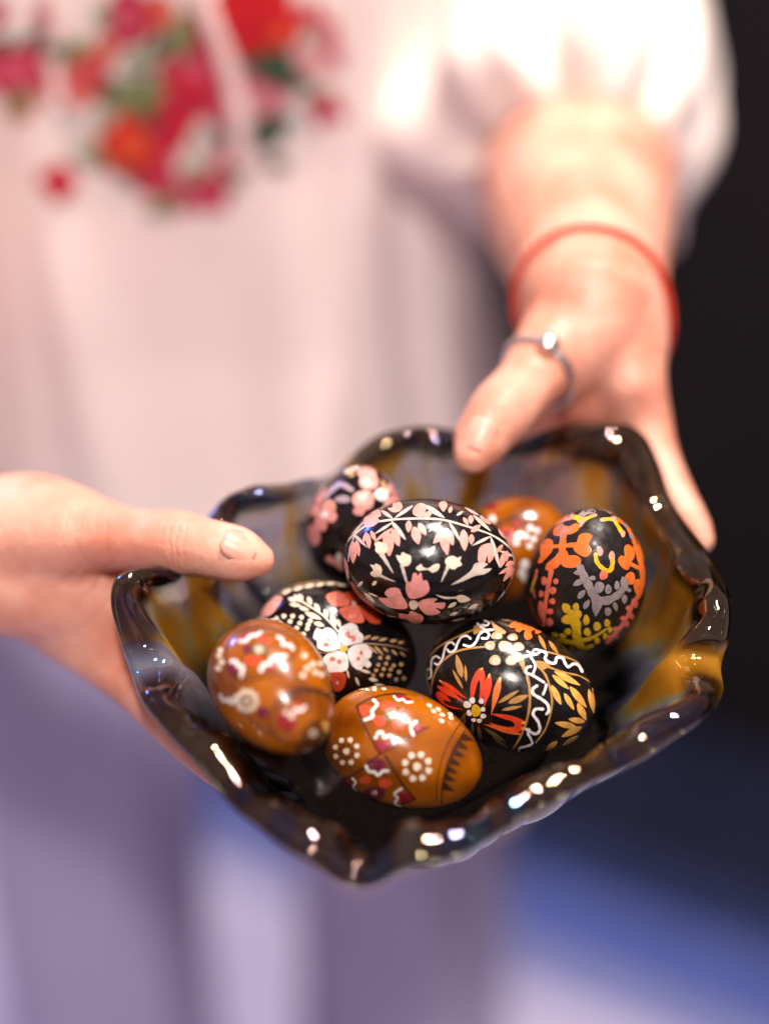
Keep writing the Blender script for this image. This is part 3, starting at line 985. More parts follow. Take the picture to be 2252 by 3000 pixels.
Z6 = (1180, 1760, 1660 / 620)
decorate('E6', Z6, [
    ('band_line', 'ochre', line([(165, 660), (185, 500), (262, 380), (400, 298), (600, 208)], 15)),
    ('band_line', 'ochre', line([(218, 740), (235, 620), (290, 500), (400, 410), (520, 375), (645, 363)], 16)),
    ('band_line', 'ochre', line([(885, 438), (950, 530), (985, 640), (996, 760), (980, 900), (930, 1050), (850, 1185)], 22, 16)),
    ('band_line', 'ochre', line([(1050, 505), (1120, 590), (1160, 720), (1165, 840), (1120, 1000), (1040, 1115)], 18, 14)),
    ('band_line', 'ochre', line([(1100, 505), (1250, 560), (1380, 590), (1475, 645)], 18, 10)),
    ('band_line', 'ochre', line([(1050, 385), (1200, 420), (1320, 460), (1405, 505)], 16, 10)),
    ('patch', 'tan', poly((688, 158), (730, 190), (804, 240), (790, 264), (730, 252), (708, 210))),
    ('patch', 'ochre', poly((558, 200), (620, 198), (654, 230), (600, 250), (556, 264))),
    ('patch', 'ochre', poly((876, 440), (920, 428), (952, 480), (954, 570), (920, 505))),
    ('patch', 'ochre', poly((1038, 478), (1100, 478), (1156, 500), (1090, 545))),
    ('patch', 'tan', leaf(760, 146, 890, 152, 22)),
] + [('leaf', 'ochre', leaf(*q)) for q in [(748, 802, 910, 703, 32), (826, 803, 984, 742, 50), (775, 858, 934, 828, 27), (472, 692, 388, 540, 26), (464, 604, 420, 424, 52), (497, 634, 489, 504, 24),
                                           (1063, 270, 1122, 390, 32), (1142, 315, 1218, 420, 32), (238, 330, 310, 288, 26)]]
    + [('leaf', 'olive', leaf(*q)) for q in [(500, 880, 425, 968, 26), (490, 920, 465, 1010, 22), (545, 960, 545, 1070, 30), (588, 978, 618, 1110, 30), (640, 1000, 805, 1105, 30), (700, 1060, 840, 1170, 28)]]
    + [
    ('petal', 'red', poly((533, 775), (532, 660), (568, 568), (610, 530), (642, 570), (637, 660), (622, 772), (600, 772), (607, 680), (602, 625), (582, 650), (558, 745))),
    ('petal', 'red', leaf(636, 838, 680, 578, 64, .62)), ('petal', 'orange', leaf(690, 905, 762, 600, 52, .65)),
    ('petal', 'red', leaf(505, 772, 285, 624, 40, .6)), ('petal', 'red', leaf(488, 794, 268, 668, 46, .65)),
    ('petal', 'red', poly((475, 852), (380, 842), (300, 802), (260, 740), (280, 712), (335, 738), (378, 792), (322, 780), (342, 812), (405, 835))),
    ('petal', 'red', poly((695, 888), (800, 893), (900, 918), (966, 955), (932, 975), (966, 1000), (900, 1028), (800, 1022), (675, 958), (800, 987), (872, 987), (862, 950), (780, 922))),
    ('petal', 'orange', leaf(635, 968, 930, 1050, 40, .6)),
    ('petal_tip', 'gold', leaf(608, 545, 628, 528, 16)), ('petal_tip', 'gold', leaf(672, 610, 682, 570, 18)), ('petal_tip', 'gold', leaf(752, 650, 764, 596, 24)), ('petal_tip', 'gold', leaf(310, 640, 284, 622, 14)),
    ('petal_tip', 'gold', leaf(925, 955, 968, 958, 22)), ('petal_tip', 'gold', leaf(925, 1005, 968, 998, 22)),
    ('flower_centre', 'yellow', dot(573, 862, 37, 48)),
] + [('dot', 'white', dot(*q)) for q in [(505, 815, 31, 26, .4), (545, 782, 23, 25), (615, 788, 19, 21), (628, 852, 19, 18), (630, 905, 23, 19), (520, 880, 18, 25, -.4), (556, 935, 19, 15), (600, 940, 20, 17)]]
    + [('petal', 'gold', leaf(*q)) for q in [
        (1185, 556, 1388, 666, 48), (1170, 584, 1300, 696, 42), (1163, 664, 1238, 816, 50), (1306, 674, 1436, 838, 54), (1262, 726, 1340, 858, 42), (1366, 804, 1434, 938, 54), (1424, 948, 1294, 928, 46),
        (1356, 988, 1190, 957, 50), (1400, 988, 1240, 1066, 52), (1374, 1056, 1246, 1136, 36), (1210, 1100, 1116, 1174, 42), (1452, 694, 1494, 886, 40), (1480, 684, 1517, 856, 20)]]
    + [('petal', 'orange', poly((832, 200), (870, 168), (930, 168), (984, 200), (930, 200), (900, 217), (848, 217))),
       ('petal', 'orange', poly((877, 230), (930, 203), (1014, 213), (980, 242), (940, 232), (910, 252))),
       ('petal', 'orange', poly((948, 282), (958, 240), (1010, 208), (1052, 228), (1090, 245), (1042, 263), (1030, 232), (1002, 250), (1012, 292), (970, 312)))]
    + [x for q in [((735, 278, 45, 30), (745, 282, 23, 18)), ((683, 355, 41, 35), (668, 365, 18, 18)), ((800, 360, 53, 41), (806, 375, 23, 20)), ((860, 290, 41, 28), (855, 295, 19, 17)),
                   ((905, 365, 45, 34), (915, 365, 21, 19)), ((722, 470, 45, 40), (730, 475, 25, 22)), ((848, 472, 43, 38), (850, 475, 27, 22)), ((910, 455, 40, 30), (895, 465, 17, 16))]
       for x in (('pearl', 'tan', dot(*q[0])), ('pearl_highlight', 'white', dot(*q[1])))]  # white dabs on the tan pearls
    + [('scroll', 'white', line(p, w)) for w, p in [
        (19, [(618, 298), (660, 298), (674, 266), (642, 242), (602, 268), (572, 330), (530, 362), (478, 350)]),
        (18, [(532, 302), (502, 280), (460, 290), (430, 340), (410, 390), (372, 406), (350, 385)]),
        (17, [(405, 348), (385, 330), (350, 343), (330, 390), (312, 460), (282, 502), (252, 492)]),
        (16, [(292, 452), (265, 438), (235, 458), (225, 520), (226, 590), (208, 612)]),
        (13, [(216, 540), (195, 543), (184, 590), (188, 660), (206, 732)]),
        (20, [(585, 185), (615, 210), (650, 234), (708, 232)]),
        (16, [(640, 162), (674, 178), (655, 200), (618, 192)]),
        (22, [(945, 442), (1005, 430), (1050, 420), (1082, 398), (1122, 420), (1112, 460), (1150, 490), (1192, 490), (1202, 450), (1250, 455), (1266, 490), (1292, 522), (1332, 500), (1372, 510), (1402, 562)]),
        (18, [(972, 402), (1010, 415), (1030, 388), (1070, 392)]),
        (19, [(1003, 518), (972, 528), (964, 568), (1000, 580), (1050, 608), (1104, 642)]),
        (17, [(1016, 578), (1036, 520), (1018, 470), (990, 440)]),
        (22, [(1052, 668), (1020, 690), (1020, 730), (1080, 770), (1130, 810), (1142, 860), (1124, 888)]),
        (18, [(1122, 658), (1112, 700), (1096, 738)]),
        (22, [(1098, 850), (1040, 850), (1020, 890), (1060, 950), (1072, 1010), (1040, 1042), (990, 1022), (968, 1005)]),
        (19, [(990, 1005), (980, 1040), (1002, 1080), (1010, 1120), (960, 1140), (920, 1150), (908, 1175)])]])

Z7 = (1450, 1400, 1660 / 550)
decorate('E7', Z7, [
    ('heart', 'orange', poly((513, 480), (530, 438), (580, 413), (650, 430), (710, 403), (747, 420), (735, 460), (690, 492), (640, 502), (560, 512), (523, 507))),
    ('cross_stem', 'orange', line([(602, 490), (598, 600), (590, 700)], 58, 62)), ('cross_stem', 'orange', line([(495, 607), (600, 602), (725, 588)], 30, 42)),
    ('heart', 'orange', poly((378, 747), (400, 690), (398, 610), (430, 553), (480, 538), (512, 570), (507, 640), (460, 702), (408, 752))),
    ('heart', 'orange', poly((688, 600), (720, 568), (745, 508), (800, 488), (857, 510), (838, 560), (828, 590), (852, 640), (822, 692), (770, 692), (708, 652))),
    ('heart', 'orange', poly((588, 640), (637, 650), (650, 683), (720, 688), (757, 720), (747, 772), (680, 797), (600, 782), (578, 730))),
    ('heart', 'orange', poly((448, 812), (458, 760), (520, 708), (572, 655), (592, 720), (562, 782), (500, 817))),
    ('branch', 'salmon', line([(500, 815), (472, 940), (455, 1050), (436, 1200), (430, 1310)], 44, 26)),
    ('leaf', 'salmon', poly((388, 1100), (420, 1098), (442, 1180), (422, 1262), (383, 1190))),
    ('branch', 'dullred', line([(295, 1070), (335, 1190), (400, 1300)], 40, 26)),
    ('sprig', 'yellow', line([(362, 870), (338, 940), (318, 1010)], 28, 18)), ('sprig', 'salmon', line([(372, 815), (358, 890)], 26)), ('sprig', 'salmon', line([(338, 985), (352, 1065)], 26, 14)),
    ('leaf', 'rose', poly((498, 402), (558, 340), (620, 308), (682, 298), (692, 350), (602, 392), (530, 422))),
    ('leaf', 'grey', poly((728, 342), (780, 288), (862, 268), (884, 310), (800, 332), (772, 392), (728, 392))),
    ('branch', 'grey', line([(748, 780), (785, 870), (830, 960), (880, 1050), (915, 1120)], 62, 90)), ('branch', 'grey', line([(890, 1085), (1000, 1080), (1110, 1010), (1152, 920)], 86, 44)),
    ('leaf', 'grey', leaf(898, 1090, 888, 1225, 80, .3)),
    ('sprig', 'yellow', line([(680, 1200), (715, 1300), (728, 1430), (790, 1535)], 96, 58)), ('sprig', 'yellow', line([(550, 1437), (650, 1450), (740, 1462)], 36, 44)),
    ('sprig', 'yellow', line([(750, 1440), (860, 1412), (995, 1328)], 44, 14)),
    ('sprig', 'yellow', line([(888, 670), (898, 740), (950, 800), (1012, 822), (1036, 760), (1032, 690)], 36, 40)),
    ('sprig', 'yellow', line([(945, 372), (1040, 368), (1080, 420), (1130, 505)], 32, 34)),
    ('bud', 'rose', dot(925, 648, 27, 44, -.2)), ('bud', 'rose', dot(1030, 690, 27, 42)), ('bud', 'salmon', dot(957, 860, 36, 42, .3)), ('bud', 'rose', dot(950, 372, 26, 16)), ('bud', 'rose', dot(1128, 495, 20, 30)), ('bud', 'rose', dot(1046, 365, 22, 24)),
    ('heart', 'orange', poly((1083, 730), (1110, 688), (1142, 690), (1138, 620), (1170, 588), (1212, 620), (1232, 690), (1202, 742), (1172, 814), (1120, 792))),
    ('branch', 'orange', line([(1238, 600), (1280, 720), (1300, 860), (1290, 980), (1250, 1065)], 52, 40)),
    ('heart', 'orange', dot(1192, 888, 44, 56)), ('heart', 'orange', dot(1260, 960, 38, 70)), ('heart', 'orange', line([(1195, 760), (1270, 800)], 34)),
    ('branch', 'salmon', line([(1225, 1075), (1180, 1200), (1100, 1330), (990, 1455)], 32, 40)),
] + [('berry', 'salmon', dot(*q)) for q in [(435, 910, 26, 38), (538, 915, 25, 25), (512, 995, 31, 33), (410, 1025, 22, 30), (508, 1090, 28, 26), (482, 1180, 36, 25), (485, 1275, 30, 36), (1240, 1110, 20, 40),
                                          (1182, 1150, 32, 22), (1130, 1240, 28, 20), (1160, 1290, 24, 28), (1075, 1335, 42, 20), (1035, 1402, 52, 18), (1205, 1225, 20, 26)]]
    + [('leaf', 'grey', leaf(*q)) for q in [(775, 830, 692, 842, 48), (785, 900, 688, 950, 54), (733, 1066, 796, 990, 52), (783, 1158, 834, 1074, 48), (1124, 872, 1160, 1000, 70), (1050, 1096, 1074, 1178, 40), (1140, 1030, 1140, 1114, 52)]]
    + [('leaf', 'grey', dot(*q)) for q in [(860, 885, 29, 20, .1), (920, 965, 42, 50), (1000, 985, 29, 42), (1075, 950, 23, 40), (995, 1180, 29, 37), (1182, 992, 17, 18), (1010, 300, 30, 18, .5), (1080, 340, 30, 16, .7), (1150, 420, 30, 16, .9), (940, 275, 26, 16), (1200, 520, 26, 14, 1.1)]]
    + [('berry', 'yellow', dot(*q)) for q in [(630, 1150, 36, 46, -.4), (640, 1250, 50, 42), (715, 1140, 28, 36), (737, 1205, 28, 42), (805, 1255, 28, 46), (900, 1310, 32, 40), (988, 1280, 26, 34), (1013, 1340, 18, 30),
                                            (970, 1395, 18, 30), (900, 1435, 24, 28), (815, 1360, 30, 36, -.4), (645, 1355, 30, 28), (600, 1395, 30, 22, .4), (532, 1385, 30, 18, .4), (835, 1490, 42, 18, -.4), (680, 1500, 24, 12)]])

Z2 = (850, 1330, 4.15)
decorate('E2', Z2, [
    ('petal', 'pink', dot(955, 330, 115, 110)), ('petal', 'pink', dot(890, 560, 135, 120)), ('petal', 'pink', dot(1275, 410, 100, 90)), ('petal', 'pink', dot(1250, 600, 110, 90)), ('petal', 'rose', dot(835, 690, 70, 60)),
    ('flower_centre', 'white', dot(1110, 490, 85, 80)),
    ('petal', 'rose', dot(350, 510, 75, 130, .5)), ('petal', 'pink', dot(470, 640, 90, 80)), ('petal', 'pink', dot(300, 690, 80, 70)), ('petal', 'pink', dot(505, 760, 62, 70)), ('petal', 'rose', dot(375, 840, 80, 100)), ('petal', 'rose', dot(290, 990, 70, 130, -.2)),
    ('flower_centre', 'white', dot(420, 735, 55, 45)),
    ('scroll', 'mauve', line([(420, 530), (520, 425), (620, 370), (750, 440)], 66)), ('scroll', 'mauve', dot(640, 550, 95, 45)),
    ('petal', 'rose', line([(460, 1270), (560, 1330), (650, 1410)], 80, 40)), ('petal', 'greycream', dot(590, 1270, 40, 70)), ('petal', 'tan', dot(740, 240, 40, 40)),
])
Z8 = (1300, 1400, 4.15)
decorate('E8', Z8, [('frame_line', 'brown', line([(420, 420), (640, 560), (760, 830), (820, 1000)], 26)), ('frame_line', 'brown', line([(640, 560), (860, 480), (1120, 500)], 26)), ('patch', 'crimson', dot(560, 330, 90, 60, .4)), ('patch', 'crimson', dot(900, 560, 60, 40)), ('patch', 'dullred', dot(770, 690, 85, 95)), ('patch', 'wine', dot(770, 690, 50, 50))]
         + [('dot', 'white', dot(*q)) for q in [(1050, 610, 42, 42), (1130, 640, 38, 38), (1000, 710, 38, 38), (1090, 745, 40, 40), (1040, 830, 38, 38), (880, 790, 42, 42), (590, 500, 42, 42), (980, 1050, 55, 60), (950, 1160, 50, 55), (985, 1230, 40, 40)]])
for key in EGGS:
    finish_back(key)

# ------------------------------------------------------------------ the woman: skin
person = empty('person', (-0.115, 0.88, 0.0))
tag(person, 'woman in embroidered white blouse and mauve trousers holding out the glass bowl', 'person')


def limb(ctrl, n=14, fl=1.0):
    c = np.array([P(*q[:3]) for q in ctrl])
    r = np.array([q[3] / 1000 for q in ctrl])
    k = max(2, (len(ctrl) - 1) * n)
    return tube(catmull(c, k), np.maximum(catmull(r[:, None], k)[:, 0], 0.002), 20, fl)


def wlimb(ctrl, n=10):
    c = np.array([q[:3] for q in ctrl], float)
    r = np.array([q[3] for q in ctrl])
    k = (len(ctrl) - 1) * n
    return tube(catmull(c, k), catmull(r[:, None], k)[:, 0], 24)


solids = []
# her left arm (right of the picture): forearm, hand over the far rim
solids += [
    limb([(1650, 130, .93, 46), (1695, 330, .87, 46), (1695, 560, .79, 44), (1722, 760, .715, 33), (1735, 880, .675, 29)]),
    # palm from wrist to the four knuckles
    limb([(1725, 880, .668, 27), (1700, 980, .662, 23), (1640, 1060, .656, 16.5)]),
    limb([(1745, 880, .675, 28), (1800, 1000, .668, 22), (1848, 1120, .660, 14)]),
    limb([(1740, 880, .685, 27), (1780, 1010, .685, 21), (1795, 1130, .682, 13.5)]),
    limb([(1730, 880, .695, 25), (1720, 1010, .700, 19), (1715, 1130, .700, 13)]),
    limb([(1735, 890, .690, 24), (1660, 1000, .705, 17), (1640, 1110, .712, 12)]),
    # thumb over the rim
    limb([(1680, 970, .662, 20), (1600, 1060, .650, 15), (1535, 1135, .640, 11.8), (1470, 1210, .631, 12.4), (1425, 1265, .626, 10.6), (1398, 1308, .622, 10.0), (1384, 1332, .620, 7.6)]),
    # web
    limb([(1600, 1080, .658, 10), (1700, 1175, .668, 10), (1830, 1140, .665, 12)]),
    # index along the outside of the bowl
    limb([(1848, 1120, .660, 13.5), (1885, 1240, .662, 11), (1920, 1345, .656, 9.2), (1976, 1455, .647, 8.0), (2033, 1545, .637, 6.6), (2060, 1585, .633, 4.8)]),
]
# remaining fingers reach under the bowl along its outer wall


def under(px, py, d, r):
    """centre of a finger joint of radius r (mm) touching the outside of the bowl, found by walking to the glass"""
    p = Vector(P(px, py, d))
    loc, nn, idx, dist = bowl_bvh.find_nearest(p)
    v = p - loc
    if v.length < 1e-6:
        v = Vector(nn)
    return (*(loc + v.normalized() * (r / 1000 - 0.0006)), r / 1000)


def finger(start, joints):
    c = [(*P(*start[:3]), start[3] / 1000)] + [under(*j) for j in joints]
    return wlimb(c, 10)


solids += [
    finger((1795, 1130, .682, 12.5), [(1850, 1300, .740, 10), (1900, 1500, .745, 9.5), (1900, 1700, .73, 8.5), (1860, 1820, .72, 7)]),
    finger((1715, 1130, .700, 12), [(1760, 1330, .76, 10), (1780, 1520, .76, 9.5), (1750, 1700, .745, 8.5), (1700, 1800, .735, 7)]),
    finger((1640, 1110, .712, 11), [(1650, 1300, .77, 9.5), (1640, 1450, .77, 8.5), (1600, 1600, .755, 7.5)]),
]
# her right arm (left of the picture)
solids += [
    limb([(-950, 900, .93, 42), (-700, 1150, .83, 41), (-350, 1450, .70, 34), (-60, 1630, .648, 24)]),
    limb([(-60, 1600, .645, 23), (80, 1560, .635, 22), (200, 1560, .625, 18)]),
    limb([(-60, 1650, .65, 25), (120, 1690, .642, 24), (290, 1755, .638, 18)]),
    limb([(-60, 1650, .652, 23), (110, 1730, .648, 19), (265, 1830, .640, 14.5)]),
    limb([(-70, 1650, .66, 22), (90, 1750, .655, 16), (235, 1870, .645, 12.5)]),
    limb([(-80, 1640, .67, 21), (80, 1740, .672, 15), (215, 1860, .664, 12)]),
    # thumb
    limb([(120, 1570, .634, 20), (250, 1563, .622, 14.6), (390, 1580, .613, 11.0), (515, 1590, .606, 11.6), (600, 1604, .602, 10.3), (690, 1624, .598, 10.0), (742, 1637, .596, 8.0), (758, 1641, .5955, 6.2)]),
    limb([(240, 1590, .628, 13), (280, 1680, .636, 12), (300, 1760, .638, 14)]),
]
solids += [
    finger((290, 1755, .638, 14), [(430, 1860, .640, 11), (560, 1960, .65, 9.5), (700, 2040, .65, 8.5), (800, 2080, .65, 7)]),
    finger((265, 1830, .640, 13), [(400, 1980, .632, 10.5), (540, 2120, .632, 9.5), (690, 2230, .63, 8.5), (780, 2270, .63, 7)]),
    limb([(235, 1870, .645, 12), (392, 1992, .628, 10.5), (518, 2118, .608, 9.5), (632, 2224, .592, 8.4), (700, 2290, .584, 6.4)]),
    finger((215, 1860, .664, 11.5), [(340, 2040, .668, 9), (470, 2170, .668, 8), (590, 2260, .66, 7)]),
]
# trunk and legs inside the clothes
solids += [
    wlimb([(-0.115, 0.915, 1.36, .05), (-0.115, 0.905, 1.25, .085), (-0.115, 0.90, 1.10, .08), (-0.115, 0.90, 0.95, .085), (-0.115, 0.90, 0.84, .08)]),
    wlimb([(-0.225, 0.93, 1.34, .05), (-0.115, 0.92, 1.37, .055), (-0.0, 0.93, 1.34, .05)]),
    wlimb([(0.055, 0.925, 1.325, .05), (0.085, 0.90, 1.22, .045), tuple(P(1650, 130, .93)) + (.043,)]),
    wlimb([(-0.285, 0.925, 1.325, .05), (-0.32, 0.90, 1.20, .044), tuple(P(-950, 900, .93)) + (.041,)]),
]
for sx in (-1, 1):
    solids.append(wlimb([(-0.115 + .065 * sx, 0.90, 0.86, .07), (-0.10 + .09 * sx, 0.905, 0.65, .055), (-0.10 + .10 * sx, 0.91, 0.40, .045), (-0.10 + .10 * sx, 0.93, 0.10, .035)]))
    solids.append(wlimb([(-0.10 + .10 * sx, 0.95, 0.045, .04), (-0.10 + .105 * sx, 0.85, 0.038, .036), (-0.10 + .11 * sx, 0.77, 0.032, .027)]))
V, F = join(solids)
body = remeshed('body', V, F, 0.0021, 7, M['skin'])
put_under(body, person)
tag(body, 'fair skinned arms and hands')


def nail(centre, tip, facing, w, ln, name='nail'):
    """a curved plate lying on the thumb, from centre towards tip, facing the given direction"""
    c = np.array(centre)
    x = np.array(tip) - c
    x /= np.linalg.norm(x)
    z = np.array(facing) - x * (np.array(facing) @ x)
    z /= np.linalg.norm(z)
    y = np.cross(z, x)
    V = []
    nu_, nv_ = 9, 9
    for i in range(nu_):
        for j in range(nv_):
            u, v = i / (nu_ - 1) * 2 - 1, j / (nv_ - 1) * 2 - 1
            e = math.sqrt(max(0, 1 - 0.75 * abs(u) ** 3.0))
            p = c + x * u * ln / 2 + y * v * w / 2 * e
            V.append(p - z * (v * v * e * e * w * 0.26 + 0.05 * ln * u * u) + z * 0.00035)
    F = grid_faces(nu_, nv_, False)
    F = [tuple(f) for f in F]
    o = mesh_obj(name, V, F, M['nail'])
    md = o.modifiers.new('t', 'SOLIDIFY')
    md.thickness = 0.0004
    put_under(o, body)
    return o


def creases(p0, t, offs, wid, radius, red):
    """fine skin folds across a joint: bump lines on planes across direction t, faint flush round the joint"""
    m = M['skin']
    bs = bsdf(m)
    tc_ = N(m, 'ShaderNodeTexCoord')
    nz_ = N(m, 'ShaderNodeTexNoise')
    nz_.inputs['Scale'].default_value = 130
    L(m, tc_.outputs['Object'], nz_.inputs['Vector'])
    sb = N(m, 'ShaderNodeVectorMath', operation='SUBTRACT')
    L(m, tc_.outputs['Object'], sb.inputs[0])
    sb.inputs[1].default_value = tuple(p0)
    ln_ = N(m, 'ShaderNodeVectorMath', operation='LENGTH')
    L(m, sb.outputs[0], ln_.inputs[0])
    mk_ = N(m, 'ShaderNodeMapRange', interpolation_type='SMOOTHSTEP')
    mk_.inputs['From Min'].default_value = radius
    mk_.inputs['From Max'].default_value = radius * 0.45
    L(m, ln_.outputs['Value'], mk_.inputs['Value'])
    dt = N(m, 'ShaderNodeVectorMath', operation='DOT_PRODUCT')
    L(m, sb.outputs[0], dt.inputs[0])
    dt.inputs[1].default_value = tuple(t)
    wob = N(m, 'ShaderNodeMath', operation='MULTIPLY_ADD')
    L(m, nz_.outputs['Fac'], wob.inputs[0])
    wob.inputs[1].default_value = 0.007
    L(m, dt.outputs['Value'], wob.inputs[2])
    tot = None
    for o_ in offs:
        a_ = N(m, 'ShaderNodeMath', operation='SUBTRACT')
        L(m, wob.outputs[0], a_.inputs[0])
        a_.inputs[1].default_value = o_ + 0.0035
        b2 = N(m, 'ShaderNodeMath', operation='ABSOLUTE')
        L(m, a_.outputs[0], b2.inputs[0])
        c_ = N(m, 'ShaderNodeMapRange', interpolation_type='SMOOTHSTEP')
        c_.inputs['From Min'].default_value = 0.0
        c_.inputs['From Max'].default_value = wid
        c_.inputs['To Min'].default_value = 1.0
        c_.inputs['To Max'].default_value = 0.0
        L(m, b2.outputs[0], c_.inputs['Value'])
        if tot is None:
            tot = c_.outputs[0]
        else:
            mxm = N(m, 'ShaderNodeMath', operation='MAXIMUM')
            L(m, tot, mxm.inputs[0])
            L(m, c_.outputs[0], mxm.inputs[1])
            tot = mxm.outputs[0]
    ml = N(m, 'ShaderNodeMath', operation='MULTIPLY')
    L(m, tot, ml.inputs[0])
    L(m, mk_.outputs[0], ml.inputs[1])
    bp_ = N(m, 'ShaderNodeBump', invert=True)
    bp_.inputs['Strength'].default_value = 0.32
    bp_.inputs['Distance'].default_value = 0.0006
    L(m, ml.outputs[0], bp_.inputs['Height'])
    old = bs.inputs['Normal'].links[0].from_socket
    L(m, old, bp_.inputs['Normal'])
    L(m, bp_.outputs[0], bs.inputs['Normal'])
    mc = N(m, 'ShaderNodeMix', data_type='RGBA')
    oc = bs.inputs['Base Color'].links[0].from_socket
    L(m, oc, mc.inputs[6])
    mc.inputs[7].default_value = (0.58, 0.20, 0.13, 1)
    fc = N(m, 'ShaderNodeMath', operation='MULTIPLY')
    L(m, mk_.outputs[0], fc.inputs[0])
    fc.inputs[1].default_value = red
    L(m, fc.outputs[0], mc.inputs[0])
    L(m, mc.outputs[2], bs.inputs['Base Color'])


def unit(v):
    return v / np.linalg.norm(v)


creases(P(515, 1560, .594), unit(P(690, 1624, .598) - P(390, 1580, .613)), (-0.0045, -0.0018, 0.0006, 0.0030), 0.0007, 0.017, 0.35)
creases(P(250, 1560, .606), unit(P(390, 1580, .613) - P(120, 1570, .634)), (-0.008, -0.003, 0.002, 0.0065), 0.0009, 0.024, 0.3)
creases(P(1470, 1200, .619), unit(P(1398, 1308, .622) - P(1535, 1135, .640)), (-0.0045, -0.0018, 0.0006, 0.0030), 0.0007, 0.017, 0.4)
creases(P(1640, 1150, .655), unit(P(1720, 1000, .66) - P(1560, 1180, .64)), (-0.008, -0.003, 0.003, 0.008), 0.0011, 0.026, 0.45)
creases(P(300, 1740, .62), unit(P(420, 1850, .62) - P(200, 1640, .62)), (-0.012, -0.004, 0.003, 0.011), 0.0012, 0.030, 0.3)
# surface lookups on the finished skin
dg = bpy.context.evaluated_depsgraph_get()
bv = BVHTree.FromObject(body, dg)


def hit(px, py):
    d = Vector(rays([(px, py)])[0]).normalized()
    loc, nn, i, t = bv.ray_cast(Vector(CAM), d)
    return loc, nn


bpy.context.view_layer.update()
# the skin object is parented, its mesh is in world coordinates (identity transform)
for (a, t, wd_, ln) in (((1405, 1272), (1378, 1330), .0108, .0120), ((703, 1598), (760, 1628), .0105, .0125)):
    la, na = hit(*a)
    lb, nb = hit(*t)
    if la and lb:
        nail(np.array(la), np.array(lb), np.array(na), wd_, ln)

# ring on the thumb, cord on the wrist: closed loops that hug the skin


def loop_on_skin(centre, axis, r0, n, tube_r, lift, wob=0.0):
    """rings of points found by shooting inwards at the skin around an axis"""
    ax = Vector(axis).normalized()
    a = ax.orthogonal().normalized()
    b_ = ax.cross(a)
    pts = []
    for k in range(n):
        t = 2 * math.pi * k / n
        d = a * math.cos(t) + b_ * math.sin(t)
        o = Vector(centre) + d * r0 + ax * wob * math.sin(t + .6)
        loc, nn, i, dist = bv.ray_cast(o, -d, r0)
        rr = (loc - Vector(centre)).dot(d) if loc else r0 * 0.7
        pts.append([rr, d, ax * wob * math.sin(t + .6)])
    rs = np.array([p[0] for p in pts])
    for _ in range(4):
        rs = (np.roll(rs, 1) + rs * 2 + np.roll(rs, -1)) / 4
    rs = np.maximum(rs, [p[0] for p in pts])
    rs = np.minimum(rs, np.median(rs) * 1.12)
    path = np.array([Vector(centre) + pts[k][1] * (rs[k] + lift) + pts[k][2] for k in range(n)])
    return path


def closed_tube(path, rad, m=12, flat=None):
    n = len(path)
    cen = path.mean(0)
    T = np.roll(path, -1, 0) - np.roll(path, 1, 0)
    T /= np.linalg.norm(T, axis=1)[:, None]
    V = []
    for i in range(n):
        r = path[i] - cen
        r -= T[i] * (r @ T[i])
        r /= np.linalg.norm(r)
        s_ = np.cross(T[i], r)
        for k in range(m):
            th = 2 * math.pi * k / m
            fx = flat or 1.0
            V.append(path[i] + r * math.cos(th) * rad + s_ * math.sin(th) * rad * fx)
    F = []
    for i in range(n):
        for k in range(m):
            i2, k2 = (i + 1) % n, (k + 1) % m
            F.append((i * m + k, i * m + k2, i2 * m + k2, i2 * m + k))
    return V, F


rc = P(1578, 1088, .648)
rax = P(1500, 1175, .637) - P(1630, 1030, .654)
path = loop_on_skin(rc, rax, 0.026, 64, 0.001, 0.0006)
V, F = closed_tube(path, 0.0009, 10, 2.1)
ring = empty('ring', rc)
o = mesh_obj('band', V, F, M['silver'])
put_under(o, ring)
kk = min(range(64), key=lambda i: np.linalg.norm(path[i] - P(1572, 1045, .632)))
sv, sf = [], []
sc_ = path[kk] + (path[kk] - path.mean(0)) / np.linalg.norm(path[kk] - path.mean(0)) * 0.0012
bmx = bmesh.new()
bmesh.ops.create_uvsphere(bmx, u_segments=20, v_segments=12, radius=0.0044)
for v in bmx.verts:
    v.co = Vector((v.co.x, v.co.y, v.co.z * 0.7))
me = bpy.data.meshes.new('bead')
bmx.to_mesh(me)
bmx.free()
me.materials.append(M['silver'])
me.polygons.foreach_set('use_smooth', [True] * len(me.polygons))
bead = bpy.data.objects.new('bead', me)
COL.objects.link(bead)
bead.location = sc_
dd = Vector(path[kk] - path.mean(0)).normalized()
bead.rotation_euler = dd.to_track_quat('Z', 'Y').to_euler()
put_under(bead, ring)
tag(ring, 'silver ring with a round bead on the thumb', 'ring')

bc = P(1730, 915, .674)
bax = (P(1640, 1010, .672) - P(1722, 640, .765))
path = loop_on_skin(bc, bax, 0.06, 96, 0.001, 0.0008, 0.005)
parts = []
for s_ in range(2):                           # two twisted strands
    pth = path.copy()
    cen = path.mean(0)
    for i in range(96):
        r = (path[i] - cen) / np.linalg.norm(path[i] - cen)
        axn = np.array(Vector(bax).normalized())
        ph = 2 * math.pi * i * 24 / 96 + math.pi * s_
        pth[i] += r * (0.0007 + 0.0007 * math.cos(ph)) + axn * 0.0009 * math.sin(ph)
    parts.append(closed_tube(pth, 0.0008, 8))
br = empty('bracelet', bc)
for v, f in parts:
    o = mesh_obj('strand', v, f, M['cord'])
    put_under(o, br)
tag(br, 'red twisted cord bracelet round the wrist', 'bracelet')

